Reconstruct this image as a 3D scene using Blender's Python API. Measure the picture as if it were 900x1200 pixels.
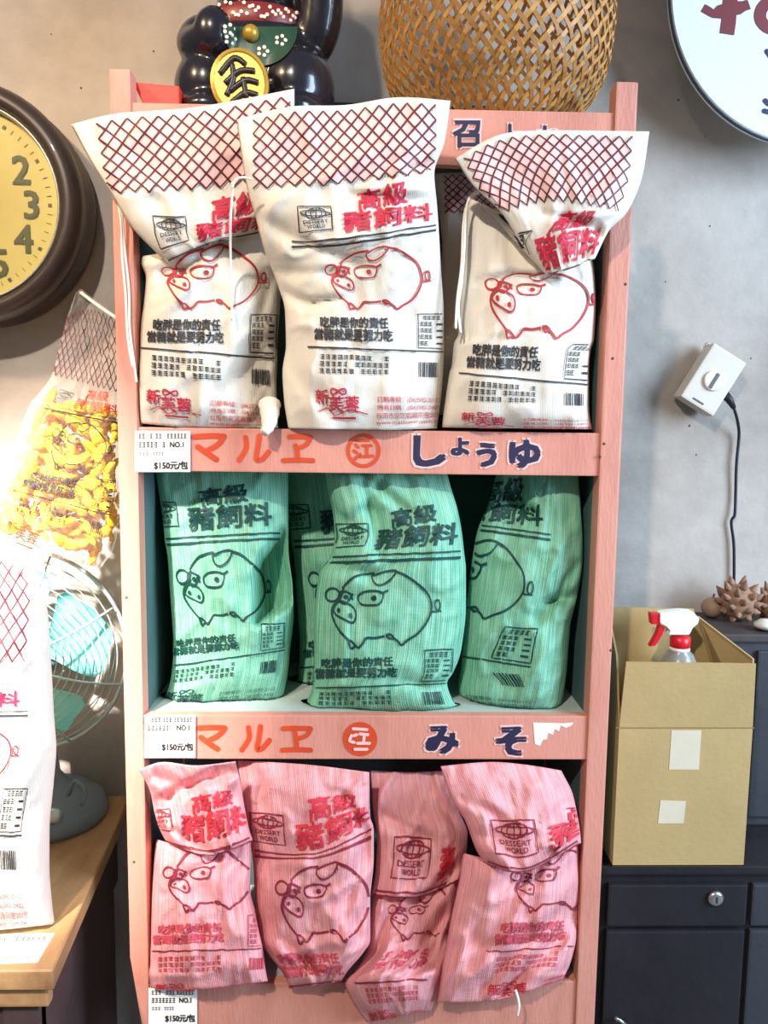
import bpy, bmesh, math, random
import numpy as np
from mathutils import Vector, Matrix
random.seed(7); rng = np.random.default_rng(7)
PI = math.pi
for o in list(bpy.data.objects): bpy.data.objects.remove(o)
SC = bpy.context.scene; COL = SC.collection

# ------------------------------------------------------------------ camera
F = 960.0; YAW, PIT, ROL = 0.0295, 0.1142, 0.0138
CAM = np.array([-0.0616, -1.2, 1.25])
FW = np.array([math.sin(YAW)*math.cos(PIT), math.cos(YAW)*math.cos(PIT), -math.sin(PIT)])
RT = np.array([math.cos(YAW), -math.sin(YAW), 0.0]); UP = np.cross(RT, FW)
R2 = RT*math.cos(ROL)+UP*math.sin(ROL); U2 = -RT*math.sin(ROL)+UP*math.cos(ROL)
cam = bpy.data.cameras.new('camera'); camo = bpy.data.objects.new('camera', cam); COL.objects.link(camo)
cam.sensor_fit = 'VERTICAL'; cam.sensor_height = 36; cam.sensor_width = 27; cam.lens = F/1200*36
cam.clip_start = 0.02
camo.matrix_world = Matrix(((R2[0], U2[0], -FW[0], CAM[0]), (R2[1], U2[1], -FW[1], CAM[1]), (R2[2], U2[2], -FW[2], CAM[2]), (0, 0, 0, 1)))
SC.camera = camo
def ATV(px, py, Y):          # photo pixels + depth plane -> world points (arrays)
    px, py, Y = np.broadcast_arrays(np.asarray(px, float), np.asarray(py, float), np.asarray(Y, float))
    d = FW + R2*((px[..., None]-450)/F) - U2*((py[..., None]-600)/F)
    t = (Y-CAM[1])/d[..., 1]
    return CAM + d*t[..., None]
def at(px, py, Y): return Vector(ATV(px, py, Y))
def mpp(px, py, Y): return (at(px+.5, py, Y)-at(px-.5, py, Y)).length
def atz(px, py, z):
    d = FW + R2*((px-450)/F) - U2*((py-600)/F)
    return Vector(CAM + d*((z-CAM[2])/d[2]))

# ------------------------------------------------------------------ world, lamps, exposure
w = bpy.data.worlds.new('world'); SC.world = w; w.use_nodes = True
w.node_tree.nodes['Background'].inputs[0].default_value = (0.80, 0.86, 1.0, 1)
w.node_tree.nodes['Background'].inputs[1].default_value = 0.17
def aim(o, p): o.rotation_euler = (Vector(p)-o.location).to_track_quat('-Z', 'Y').to_euler()
def spot(name, loc, tgt, e, col, deg, blend, rad):
    l = bpy.data.lights.new(name, 'SPOT'); l.energy = e; l.color = col; l.spot_size = math.radians(deg); l.spot_blend = blend; l.shadow_soft_size = rad
    o = bpy.data.objects.new(name, l); COL.objects.link(o); o.location = loc; aim(o, tgt); return o
def area(name, loc, tgt, e, col, sx, sy):
    l = bpy.data.lights.new(name, 'AREA'); l.shape = 'RECTANGLE'; l.size = sx; l.size_y = sy; l.energy = e; l.color = col
    o = bpy.data.objects.new(name, l); COL.objects.link(o); o.location = loc; aim(o, tgt); return o
spot('ceiling_spotlight', (-0.75, -2.1, 2.75), (-0.3, 0, 0.98), 205, (1.0, 0.90, 0.78), 54, 1.0, 0.05)
spot('ceiling_spotlight_table', (-1.1, -1.7, 2.5), (-0.72, 0.0, 0.95), 1400, (1.0, 0.91, 0.86), 25, 1.0, 0.05)
spot('warm_fill_spot', (-1.3, -0.9, 2.45), (-0.55, 0.34, 1.75), 95, (1.0, 0.70, 0.40), 58, 1.0, 0.08)  # added warm fill to tint the upper-left wall; no fixture of the room
area('doorway_daylight', (2.5, -1.35, 1.9), (0.4, 0.3, 1.1), 135, (0.58, 0.77, 1.0), 1.3, 1.8)
vs = SC.view_settings; vs.view_transform = 'Standard'; vs.look = 'None'; vs.gamma = 1; vs.use_curve_mapping = False; vs.exposure = 0.4

# ------------------------------------------------------------------ helpers: materials
def lin(c): return tuple(((v/255)/12.92 if v/255 <= .04045 else ((v/255+.055)/1.055)**2.4) for v in c)
MC = {}
def mat(name, rgb, rough=.6, var=.0, vscale=8.0, stretch=(1, 1, 1), bump=0.0, bscale=60.0, metal=0.0, rgb2=None, thr=None, spec=.4, coat=0.0):
    if name in MC: return MC[name]
    m = bpy.data.materials.new(name); m.use_nodes = True; nt = m.node_tree; N = nt.nodes; L = nt.links
    b = N['Principled BSDF']; c = lin(rgb)
    b.inputs['Base Color'].default_value = (*c, 1); b.inputs['Roughness'].default_value = rough; b.inputs['Metallic'].default_value = metal
    b.inputs['Specular IOR Level'].default_value = spec; b.inputs['Coat Weight'].default_value = coat
    tc = N.new('ShaderNodeTexCoord'); mp = N.new('ShaderNodeMapping'); mp.inputs['Scale'].default_value = stretch; L.new(tc.outputs['Object'], mp.inputs['Vector'])
    if var or rgb2:
        n = N.new('ShaderNodeTexNoise'); n.inputs['Scale'].default_value = vscale; n.inputs['Detail'].default_value = 6; n.inputs['Roughness'].default_value = .65
        L.new(mp.outputs[0], n.inputs['Vector'])
        r = N.new('ShaderNodeValToRGB'); e = r.color_ramp.elements
        lo, hi = thr or (.3, .7); e[0].position = lo; e[1].position = hi
        if rgb2: e[0].color = (*lin(rgb2), 1); e[1].color = (*c, 1)
        else: e[0].color = (*[v*(1-var) for v in c], 1); e[1].color = (*[min(1, v*(1+var)) for v in c], 1)
        L.new(n.outputs['Fac'], r.inputs[0]); L.new(r.outputs[0], b.inputs['Base Color'])
    if bump:
        n2 = N.new('ShaderNodeTexNoise'); n2.inputs['Scale'].default_value = bscale; n2.inputs['Detail'].default_value = 5; L.new(mp.outputs[0], n2.inputs['Vector'])
        bp = N.new('ShaderNodeBump'); bp.inputs['Strength'].default_value = bump; bp.inputs['Distance'].default_value = .004
        L.new(n2.outputs['Fac'], bp.inputs['Height']); L.new(bp.outputs[0], b.inputs['Normal'])
    MC[name] = m; return m
def fabric(name, rgb, rgb2, ribs=150, rough=.5, rib=.5, trans=.2, streak=.0, bmp=.5):
    m = bpy.data.materials.new(name); m.use_nodes = True; nt = m.node_tree; N = nt.nodes; L = nt.links; b = N['Principled BSDF']
    b.inputs['Roughness'].default_value = rough; b.inputs['Specular IOR Level'].default_value = .45
    uv = N.new('ShaderNodeUVMap'); uv.uv_map = 'UVMap'
    wv = N.new('ShaderNodeTexWave'); wv.wave_type = 'BANDS'; wv.bands_direction = 'X'; wv.inputs['Scale'].default_value = ribs/6.283; wv.inputs['Distortion'].default_value = .6; wv.inputs['Detail Scale'].default_value = 3
    wv2 = N.new('ShaderNodeTexWave'); wv2.wave_type = 'BANDS'; wv2.bands_direction = 'Y'; wv2.inputs['Scale'].default_value = 40
    L.new(uv.outputs[0], wv.inputs['Vector']); L.new(uv.outputs[0], wv2.inputs['Vector'])
    mp = N.new('ShaderNodeMapping'); mp.inputs['Scale'].default_value = (70, 2.5, 1); L.new(uv.outputs[0], mp.inputs[0])
    ns = N.new('ShaderNodeTexNoise'); ns.inputs['Scale'].default_value = 1; ns.inputs['Detail'].default_value = 3; L.new(mp.outputs[0], ns.inputs['Vector'])
    mu = N.new('ShaderNodeMath'); mu.operation = 'MULTIPLY'; mu.inputs[1].default_value = rib; L.new(wv.outputs['Fac'], mu.inputs[0])
    ms = N.new('ShaderNodeMath'); ms.operation = 'MULTIPLY_ADD'; ms.inputs[1].default_value = streak*2; L.new(ns.outputs['Fac'], ms.inputs[0]); L.new(mu.outputs[0], ms.inputs[2])
    mc = N.new('ShaderNodeMath'); mc.operation = 'SUBTRACT'; mc.use_clamp = True; mc.inputs[1].default_value = streak*.6; L.new(ms.outputs[0], mc.inputs[0])
    mx = N.new('ShaderNodeMix'); mx.data_type = 'RGBA'; mx.inputs[6].default_value = (*lin(rgb), 1); mx.inputs[7].default_value = (*lin(rgb2), 1)
    L.new(mc.outputs[0], mx.inputs[0]); L.new(mx.outputs[2], b.inputs['Base Color'])
    tc = N.new('ShaderNodeTexCoord'); n2 = N.new('ShaderNodeTexNoise'); n2.inputs['Scale'].default_value = 38; n2.inputs['Detail'].default_value = 4; L.new(tc.outputs['Object'], n2.inputs['Vector'])
    ad = N.new('ShaderNodeMath'); ad.operation = 'MULTIPLY_ADD'; ad.inputs[1].default_value = .12; L.new(wv.outputs['Fac'], ad.inputs[0]); L.new(n2.outputs['Fac'], ad.inputs[2])
    ad2 = N.new('ShaderNodeMath'); ad2.operation = 'MULTIPLY_ADD'; ad2.inputs[1].default_value = .05; L.new(wv2.outputs['Fac'], ad2.inputs[0]); L.new(ad.outputs[0], ad2.inputs[2])
    bp = N.new('ShaderNodeBump'); bp.inputs['Strength'].default_value = bmp; bp.inputs['Distance'].default_value = .006; L.new(ad2.outputs[0], bp.inputs['Height']); L.new(bp.outputs[0], b.inputs['Normal'])
    out = N['Material Output']; tr = N.new('ShaderNodeBsdfTranslucent'); sh = N.new('ShaderNodeMixShader'); sh.inputs[0].default_value = trans
    L.new(mx.outputs[2], tr.inputs[0]); L.new(b.outputs[0], sh.inputs[1]); L.new(tr.outputs[0], sh.inputs[2]); L.new(sh.outputs[0], out.inputs[0])
    return m

# ------------------------------------------------------------------ helpers: meshes and things
def mk(name, V, Fc, m, parent=None, smooth=False, uvs=None):
    me = bpy.data.meshes.new(name); me.from_pydata([tuple(map(float, v)) for v in V], [], [tuple(f) for f in Fc]); me.update()
    if smooth: me.polygons.foreach_set('use_smooth', [True]*len(me.polygons))
    if uvs is not None:
        ul = me.uv_layers.new(name='UVMap'); idx = np.empty(len(me.loops), int); me.loops.foreach_get('vertex_index', idx)
        ul.data.foreach_set('uv', np.asarray(uvs, float)[idx].ravel())
    if m: me.materials.append(m)
    o = bpy.data.objects.new(name, me); COL.objects.link(o)
    if parent: put(o, parent)
    return o
def put(o, parent):
    o.parent = parent
    o.matrix_parent_inverse = MI.get(parent.name, Matrix())
MI = {}
def thing(name, label, cat, loc=(0, 0, 0), group=None, kind=None):
    o = bpy.data.objects.new(name, None); COL.objects.link(o); o.empty_display_size = .05; o.location = loc
    MI[o.name] = Matrix.Translation(Vector(loc)).inverted()
    tag(o, label, cat, group, kind); return o
def tag(o, label=None, cat=None, group=None, kind=None):
    if label: o['label'] = label
    if cat: o['category'] = cat
    if group: o['group'] = group
    if kind: o['kind'] = kind
    return o
def merge(parts):
    V = []; Fs = []
    for v, f in parts:
        n = len(V); V += [tuple(p) for p in v]; Fs += [tuple(i+n for i in q) for q in f]
    return V, Fs
def boxg(x0, x1, y0, y1, z0, z1, M=None):
    V = [Vector(p) for p in ((x0, y0, z0), (x1, y0, z0), (x1, y1, z0), (x0, y1, z0), (x0, y0, z1), (x1, y0, z1), (x1, y1, z1), (x0, y1, z1))]
    if M: V = [M @ v for v in V]
    return V, [(0, 3, 2, 1), (4, 5, 6, 7), (0, 1, 5, 4), (1, 2, 6, 5), (2, 3, 7, 6), (3, 0, 4, 7)]
def hexa(P):            # 8 corners in boxg order
    return [Vector(p) for p in P], [(0, 3, 2, 1), (4, 5, 6, 7), (0, 1, 5, 4), (1, 2, 6, 5), (2, 3, 7, 6), (3, 0, 4, 7)]
def bevel(o, wdt=.003, seg=2):
    bm = bmesh.new(); bm.from_mesh(o.data); bmesh.ops.remove_doubles(bm, verts=bm.verts, dist=1e-6)
    bmesh.ops.bevel(bm, geom=bm.edges[:], offset=wdt, segments=seg, affect='EDGES', profile=.7, clamp_overlap=True); bm.to_mesh(o.data); bm.free(); return o
def lathe(prof, n=32, M=None, full=True):      # prof [(r,z)]
    V = []; Fs = []
    for r, z in prof:
        for k in range(n): a = 2*PI*k/n; V.append(Vector((r*math.cos(a), r*math.sin(a), z)))
    for i in range(len(prof)-1):
        for k in range(n): k2 = (k+1) % n; Fs.append((i*n+k, i*n+k2, (i+1)*n+k2, (i+1)*n+k))
    if full: Fs.append(tuple(range(n-1, -1, -1))); Fs.append(tuple((len(prof)-1)*n+k for k in range(n)))
    if M: V = [M @ v for v in V]
    return V, Fs
def tube(pts, r, n=8, closed=False):
    pts = [Vector(p) for p in pts]; m = len(pts); V = []; Fs = []; rr = r if isinstance(r, (list, tuple)) else [r]*m
    up = None
    for i, p in enumerate(pts):
        a = pts[(i-1) % m] if (closed or i > 0) else p; b = pts[(i+1) % m] if (closed or i < m-1) else p
        t = (b-a).normalized()
        if up is None: up = Vector((0, 0, 1)) if abs(t.z) < .9 else Vector((1, 0, 0))
        s = t.cross(up).normalized(); up = s.cross(t).normalized()
        for k in range(n): q = 2*PI*k/n; V.append(p+(s*math.cos(q)+up*math.sin(q))*rr[i])
    for i in range(m if closed else m-1):
        j = (i+1) % m
        for k in range(n): k2 = (k+1) % n; Fs.append((i*n+k, i*n+k2, j*n+k2, j*n+k))
    if not closed: Fs.append(tuple(range(n-1, -1, -1))); Fs.append(tuple((m-1)*n+k for k in range(n)))
    return V, Fs
def ellips(c, r, nu=24, nv=14, M=None):
    V = []; Fs = []; c = Vector(c)
    for j in range(nv+1):
        th = PI*j/nv
        for k in range(nu):
            a = 2*PI*k/nu; v = Vector((r[0]*math.sin(th)*math.cos(a), r[1]*math.sin(th)*math.sin(a), r[2]*math.cos(th)))
            if M: v = M @ v
            V.append(c+v)
    for j in range(nv):
        for k in range(nu): k2 = (k+1) % nu; Fs.append((j*nu+k, (j+1)*nu+k, (j+1)*nu+k2, j*nu+k2))
    return V, Fs
def catmull(P, n=8, closed=False):
    P = [np.array(p, float) for p in P]; out = []; m = len(P)
    for i in range(m if closed else m-1):
        g = lambda k: P[k % m] if closed else P[min(max(k, 0), m-1)]
        p0, p1, p2, p3 = g(i-1), g(i), g(i+1), g(i+2)
        for k in range(n):
            t = k/n; out.append(.5*((2*p1)+(-p0+p2)*t+(2*p0-5*p1+4*p2-p3)*t*t+(-p0+3*p1-3*p2+p3)*t**3))
    if not closed: out.append(P[-1])
    return out

# ------------------------------------------------------------------ 2-D print: strokes and lettering
TC = {}
def text_tris(s, bold=0.0, sub=.22):
    k = (s, bold)
    if k in TC: return TC[k]
    c = bpy.data.curves.new('t', 'FONT'); c.body = s; c.size = 1; c.resolution_u = 2; c.offset = bold
    o = bpy.data.objects.new('t', c); COL.objects.link(o); bpy.context.view_layer.update()
    me = bpy.data.meshes.new_from_object(o.evaluated_get(bpy.context.evaluated_depsgraph_get()))
    bm = bmesh.new(); bm.from_mesh(me); bmesh.ops.triangulate(bm, faces=bm.faces[:])
    for _ in range(3):
        ed = [e for e in bm.edges if e.calc_length() > sub]
        if not ed: break
        bmesh.ops.subdivide_edges(bm, edges=ed, cuts=1); bmesh.ops.triangulate(bm, faces=bm.faces[:])
    V = np.array([v.co[:2] for v in bm.verts]); bm.verts.index_update(); Fs = [tuple(v.index for v in f.verts) for f in bm.faces]
    bm.free(); bpy.data.objects.remove(o); bpy.data.meshes.remove(me); bpy.data.curves.remove(c)
    TC[k] = (V, Fs); return TC[k]
class Pr:
    def __init__(s): s.V = []; s.F = []; s.n = 0; s.L = []; s.c = 0
    def add(s, V, Fs):
        s.c += 1; s.L.append(np.full(len(V), (s.c % 9)*5e-5))
        V = np.asarray(V, float); s.V.append(V); s.F += [tuple(i+s.n for i in f) for f in Fs]; s.n += len(V)
    def line(s, P, wd, step=9., closed=False):
        P = [np.array(p, float) for p in P]
        if closed: P = P+[P[0]]
        Q = [P[0]]
        for a, b in zip(P[:-1], P[1:]):
            L = np.linalg.norm(b-a); k = max(1, int(math.ceil(L/step)))
            for i in range(1, k+1): Q.append(a+(b-a)*i/k)
        V = []; m = len(Q)
        for i, p in enumerate(Q):
            a = Q[i-1] if i > 0 else (Q[-2] if closed else p); b = Q[i+1] if i < m-1 else (Q[1] if closed else p)
            t = b-a; t = t/(np.linalg.norm(t)+1e-9); nn = np.array([-t[1], t[0]]); ww = wd[min(i*len(wd)//m, len(wd)-1)] if isinstance(wd, (list, tuple)) else wd
            V += [p+nn*ww/2, p-nn*ww/2]
        s.add(V, [(2*i, 2*i+1, 2*i+3, 2*i+2) for i in range(m-1)])
    def disc(s, c, r, n=12, ry=None, rot=0):
        ry = ry or r; ca, sa = math.cos(rot), math.sin(rot)
        V = [c]+[(c[0]+r*math.cos(a)*ca-ry*math.sin(a)*sa, c[1]+r*math.cos(a)*sa+ry*math.sin(a)*ca) for a in [2*PI*k/n for k in range(n)]]
        s.add(V, [(0, k+1, (k+1) % n+1) for k in range(n)])
    def brush(s, P, wd, n=8):       # smooth stroke with round ends
        Q = catmull(P, n); s.line(Q, wd)
        w0 = wd[0] if isinstance(wd, (list, tuple)) else wd; w1 = wd[-1] if isinstance(wd, (list, tuple)) else wd
        for p, q, ww in ((Q[0], Q[1], w0), (Q[-1], Q[-2], w1)):     # half-disc ends
            d = np.array(p)-np.array(q); a0 = math.atan2(d[1], d[0])
            s.add([p]+[(p[0]+ww/2*math.cos(a0+t), p[1]+ww/2*math.sin(a0+t)) for t in np.linspace(-PI/2, PI/2, 9)], [(0, k+1, k+2) for k in range(8)])
    def rect(s, x0, y0, x1, y1, step=10.):
        nx = max(1, int(abs(x1-x0)/step)); ny = max(1, int(abs(y1-y0)/step))
        V = [(x0+(x1-x0)*i/nx, y0+(y1-y0)*j/ny) for j in range(ny+1) for i in range(nx+1)]
        s.add(V, [(j*(nx+1)+i, j*(nx+1)+i+1, (j+1)*(nx+1)+i+1, (j+1)*(nx+1)+i) for j in range(ny) for i in range(nx)])
    def text(s, t, x0, y0, x1, y1, bold=0.0, rot=0, shear=0, s_in=False):
        V, Fs = text_tris(t, 0.0)
        if bold and not s_in:
            hh = abs(y1-y0)*bold*1.15
            for ax, ay in ((-hh, -hh), (hh, -hh), (-hh, hh), (hh, hh)): s.text(t, x0+ax, y0+ay, x1+ax, y1+ay, bold, rot, shear, True)
            return
        lo = V.min(0); hi = V.max(0); q = (V-lo)/(hi-lo)
        X = x0+q[:, 0]*(x1-x0); Y = y1+q[:, 1]*(y0-y1)+shear*(q[:, 0]-.5)
        if rot:
            cx, cy = (x0+x1)/2, (y0+y1)/2; c, sn = math.cos(rot), math.sin(rot); X, Y = cx+(X-cx)*c-(Y-cy)*sn, cy+(X-cx)*sn+(Y-cy)*c
        s.add(np.stack([X, Y], 1), Fs)
    def marks(s, x0, y0, x1, y1, n, seed):     # row of tiny unreadable characters
        r = random.Random(seed); cw = (x1-x0)/n; h = y1-y0
        for i in range(n):
            if r.random() < .08: continue
            x = x0+i*cw; a = x+cw*.08; b = x+cw*.84
            s.rect(a, y0+h*.05, b, y0+h*.25); s.rect(a+cw*.05, y0+h*.42, b-cw*.1*r.random(), y0+h*.6); s.rect(a, y0+h*.78, b, y0+h*.96)
            xx = a+(b-a)*(.2+.5*r.random()); s.rect(xx, y0, xx+cw*.16, y1)
    def flat(s, name, m, parent, fn, off=0):   # fn(x,y)-> world Vector
        V = np.concatenate(s.V); L = np.concatenate(s.L); o = mk(name, [fn(x, y)-Vector((0, float(l), 0)) for (x, y), l in zip(V, L)], s.F, m, parent)
        if name in ('card_print', 'card_small_print'): o['kind'] = 'stuff'
        return o
PIG = [  # strokes traced on one bag, 205..665 x 480..855
 [(247, 562), (262, 540), (300, 507), (345, 491), (392, 487)],
 [(492, 484), (545, 505), (600, 545), (640, 582), (660, 622), (666, 680), (648, 740), (612, 795), (565, 828), (540, 850), (520, 830), (500, 812)],
 [(462, 797), (480, 793), (498, 808), (484, 816), (462, 797)],
 [(455, 800), (410, 808), (372, 806), (356, 830), (336, 853), (320, 838), (305, 822)],
 [(305, 820), (285, 818), (300, 856), (322, 840)],
 [(288, 818), (250, 770), (220, 722), (206, 680), (214, 640), (238, 618), (254, 562)],
]
PIGC = [
 [(381, 506), (396, 540), (430, 550), (474, 522), (491, 482), (440, 481), (398, 496)],
 [(226, 634), (216, 678), (284, 724), (310, 726), (318, 690), (300, 652), (252, 626)],
 [(241, 575), (233, 618), (263, 637), (285, 612), (292, 590)],
 [(322, 604), (345, 582), (390, 576), (436, 588), (434, 622), (414, 645), (342, 641)],
 [(190, 560), (172, 585), (184, 618), (215, 622), (238, 596), (222, 566)],
]
PIGD = [((237, 668), 8, 12), ((292, 696), 9, 13), ((268, 604), 11, 11), ((398, 612), 13, 13)]
TAIL = [(666, 680), (690, 685), (706, 664), (701, 628), (686, 628), (682, 655), (694, 678), (712, 682)]
def pxy(p): return (338+(p[0]-205)/460*300, 563+(p[1]-480)/375*185)
def print_pig(P, wd=6):
    for s in PIG: P.line(catmull([pxy(p) for p in s], 4), wd)
    for s in PIGC: P.line(catmull([pxy(p) for p in s], 4, True), wd*.85, closed=True)
    P.line(catmull([pxy(p) for p in TAIL], 4), wd*.8)
    P.line([pxy(p) for p in ((300, 588), (285, 600), (300, 618))], wd); P.line([pxy(p) for p in ((436, 588), (462, 574))], wd)
    for c, a, b in PIGD: P.disc(pxy(c), a*.66, 10, b*.5)
def print_net(P, Q=None):
    x0, y0, dx, dy = 78, 62, 23.4, 27.6
    for j in range(10):
        for i in range(26):
            if (i+j) % 2 == 0: P.line([(x0+i*dx, y0+j*dy), (x0+(i+1)*dx, y0+(j+1)*dy)], 5.6, 12)
            else: P.line([(x0+i*dx, y0+(j+1)*dy), (x0+(i+1)*dx, y0+j*dy)], 5.6, 12)
    if Q:
        for j in range(1, 10):
            for i in range(1, 26):
                if (i+j) % 2 == 1:
                    c = np.array((x0+i*dx, y0+j*dy)); k = .8
                    Q.add([c, c+(dx*k, 0), c+(dx*k/2, dy*k/2), c+(0, dy*k), c+(-dx*k/2, dy*k/2), c-(dx*k, 0), c+(-dx*k/2, -dy*k/2), c-(0, dy*k), c+(dx*k/2, -dy*k/2)], [(0, 1, 2, 3), (0, 3, 4, 5), (0, 5, 6, 7), (0, 7, 8, 1)])
def print_title(P):
    P.text('高級', 428, 358, 592, 420, .022, shear=-16); P.text('豬飼料', 378, 424, 672, 500, .022, shear=-8)
def print_logo(P, wd=3.6):
    P.line([(226, 402), (338, 408), (342, 486), (232, 488)], wd, closed=True)
    P.line([(286+34*math.cos(a), 428+17*math.sin(a)) for a in np.linspace(0, 2*PI, 20)], wd)
    P.line([(286+50*math.cos(a), 428+9*math.sin(a)+4*math.cos(a)) for a in np.linspace(0, 2*PI, 24)], wd)
    for k in (-.55, 0, .55): P.line([(286+34*k*math.sin(t), 428-17*math.cos(t)) for t in np.linspace(0, PI, 8)], wd*.8)
    P.text('DESSERT', 246, 450, 326, 462, .02); P.text('WORLD', 258, 466, 316, 478, .02)
def print_lines(P):
    P.line([(205, 523), (702, 523)], 6); P.line([(205, 539), (702, 539)], 6); P.line([(262, 876), (716, 876)], 5)
def print_text(P, seed=0):
    P.text('吃胖是你的責任', 302, 774, 526, 809, .03); P.text('當豬就是要努力吃', 284, 813, 540, 850, .03)
    P.line([(626, 760), (714, 760), (714, 866), (626, 866)], 3, closed=True); P.marks(642, 765, 700, 778, 4, seed)
    for j in range(4): P.marks(632, 784+j*20, 674, 798+j*20, 3, seed+j); P.rect(688, 788+j*20, 706, 794+j*20)
    for j in range(3): P.marks(300, 898+j*23, 532, 914+j*23, 12, seed+10+j)
    x = 630; r = random.Random(seed)
    while x < 692: wd = r.choice((2.5, 4, 6)); P.rect(x, 914, x+wd, 966); x += wd+r.choice((2, 3, 4))
def print_brand(P):
    P.text('新', 286, 1010, 330, 1056, .012); P.text('芙蓉', 332, 1030, 430, 1082, .012)
    P.line([(362+24*math.sin(a), 1016+9*math.sin(2*a)) for a in np.linspace(0, 2*PI, 22)], 5)
    P.brush([(296, 1084), (330, 1070), (352, 1094), (400, 1078), (458, 1090)], 4); P.rect(342, 1100, 420, 1107)
    P.text('訂購專線：(06)592-2112', 492, 1030, 700, 1052); P.text('傳真訂購：(06)592-2402', 492, 1057, 700, 1078)
    P.text('台南市安定區嘉同里203號', 490, 1084, 712, 1106); P.text('www.matlower.com.tw', 488, 1112, 700, 1126)

# ------------------------------------------------------------------ feed bags
def vnoise(u, v, nx, ny, r):
    G = r.random((ny+2, nx+2)); x = np.clip(u, 0, 1)*nx; y = np.clip(v, 0, 1)*ny; i = np.minimum(x.astype(int), nx-1); j = np.minimum(y.astype(int), ny-1)
    fx = x-i; fy = y-j; fx = fx*fx*(3-2*fx); fy = fy*fy*(3-2*fy)
    return (G[j, i]*(1-fx)+G[j, i+1]*fx)*(1-fy)+(G[j+1, i]*(1-fx)+G[j+1, i+1]*fx)*fy
def pchip(t, A, q):           # t (R,), A (R,N) -> (Q,N)
    h = np.diff(t)[:, None]; d = np.diff(A, axis=0)/h; m = np.zeros_like(A)
    m[0] = d[0]; m[-1] = d[-1]
    a, b = d[:-1], d[1:]; ok = a*b > 0
    with np.errstate(divide='ignore', invalid='ignore'): m[1:-1] = np.where(ok, 2*a*b/(a+b), 0)
    i = np.clip(np.searchsorted(t, q, 'right')-1, 0, len(t)-2); s = ((q-t[i])/(t[i+1]-t[i]))[:, None]; H = (t[i+1]-t[i])[:, None]
    return A[i]*(2*s**3-3*s**2+1)+H*m[i]*(s**3-2*s**2+s)+A[i+1]*(-2*s**3+3*s**2)+H*m[i+1]*(s**3-s**2)
class Surf: pass
NU = 46
UG = np.linspace(0, 1, NU); UG = .6*UG+.4*(.5-.5*np.cos(PI*UG))
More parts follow.
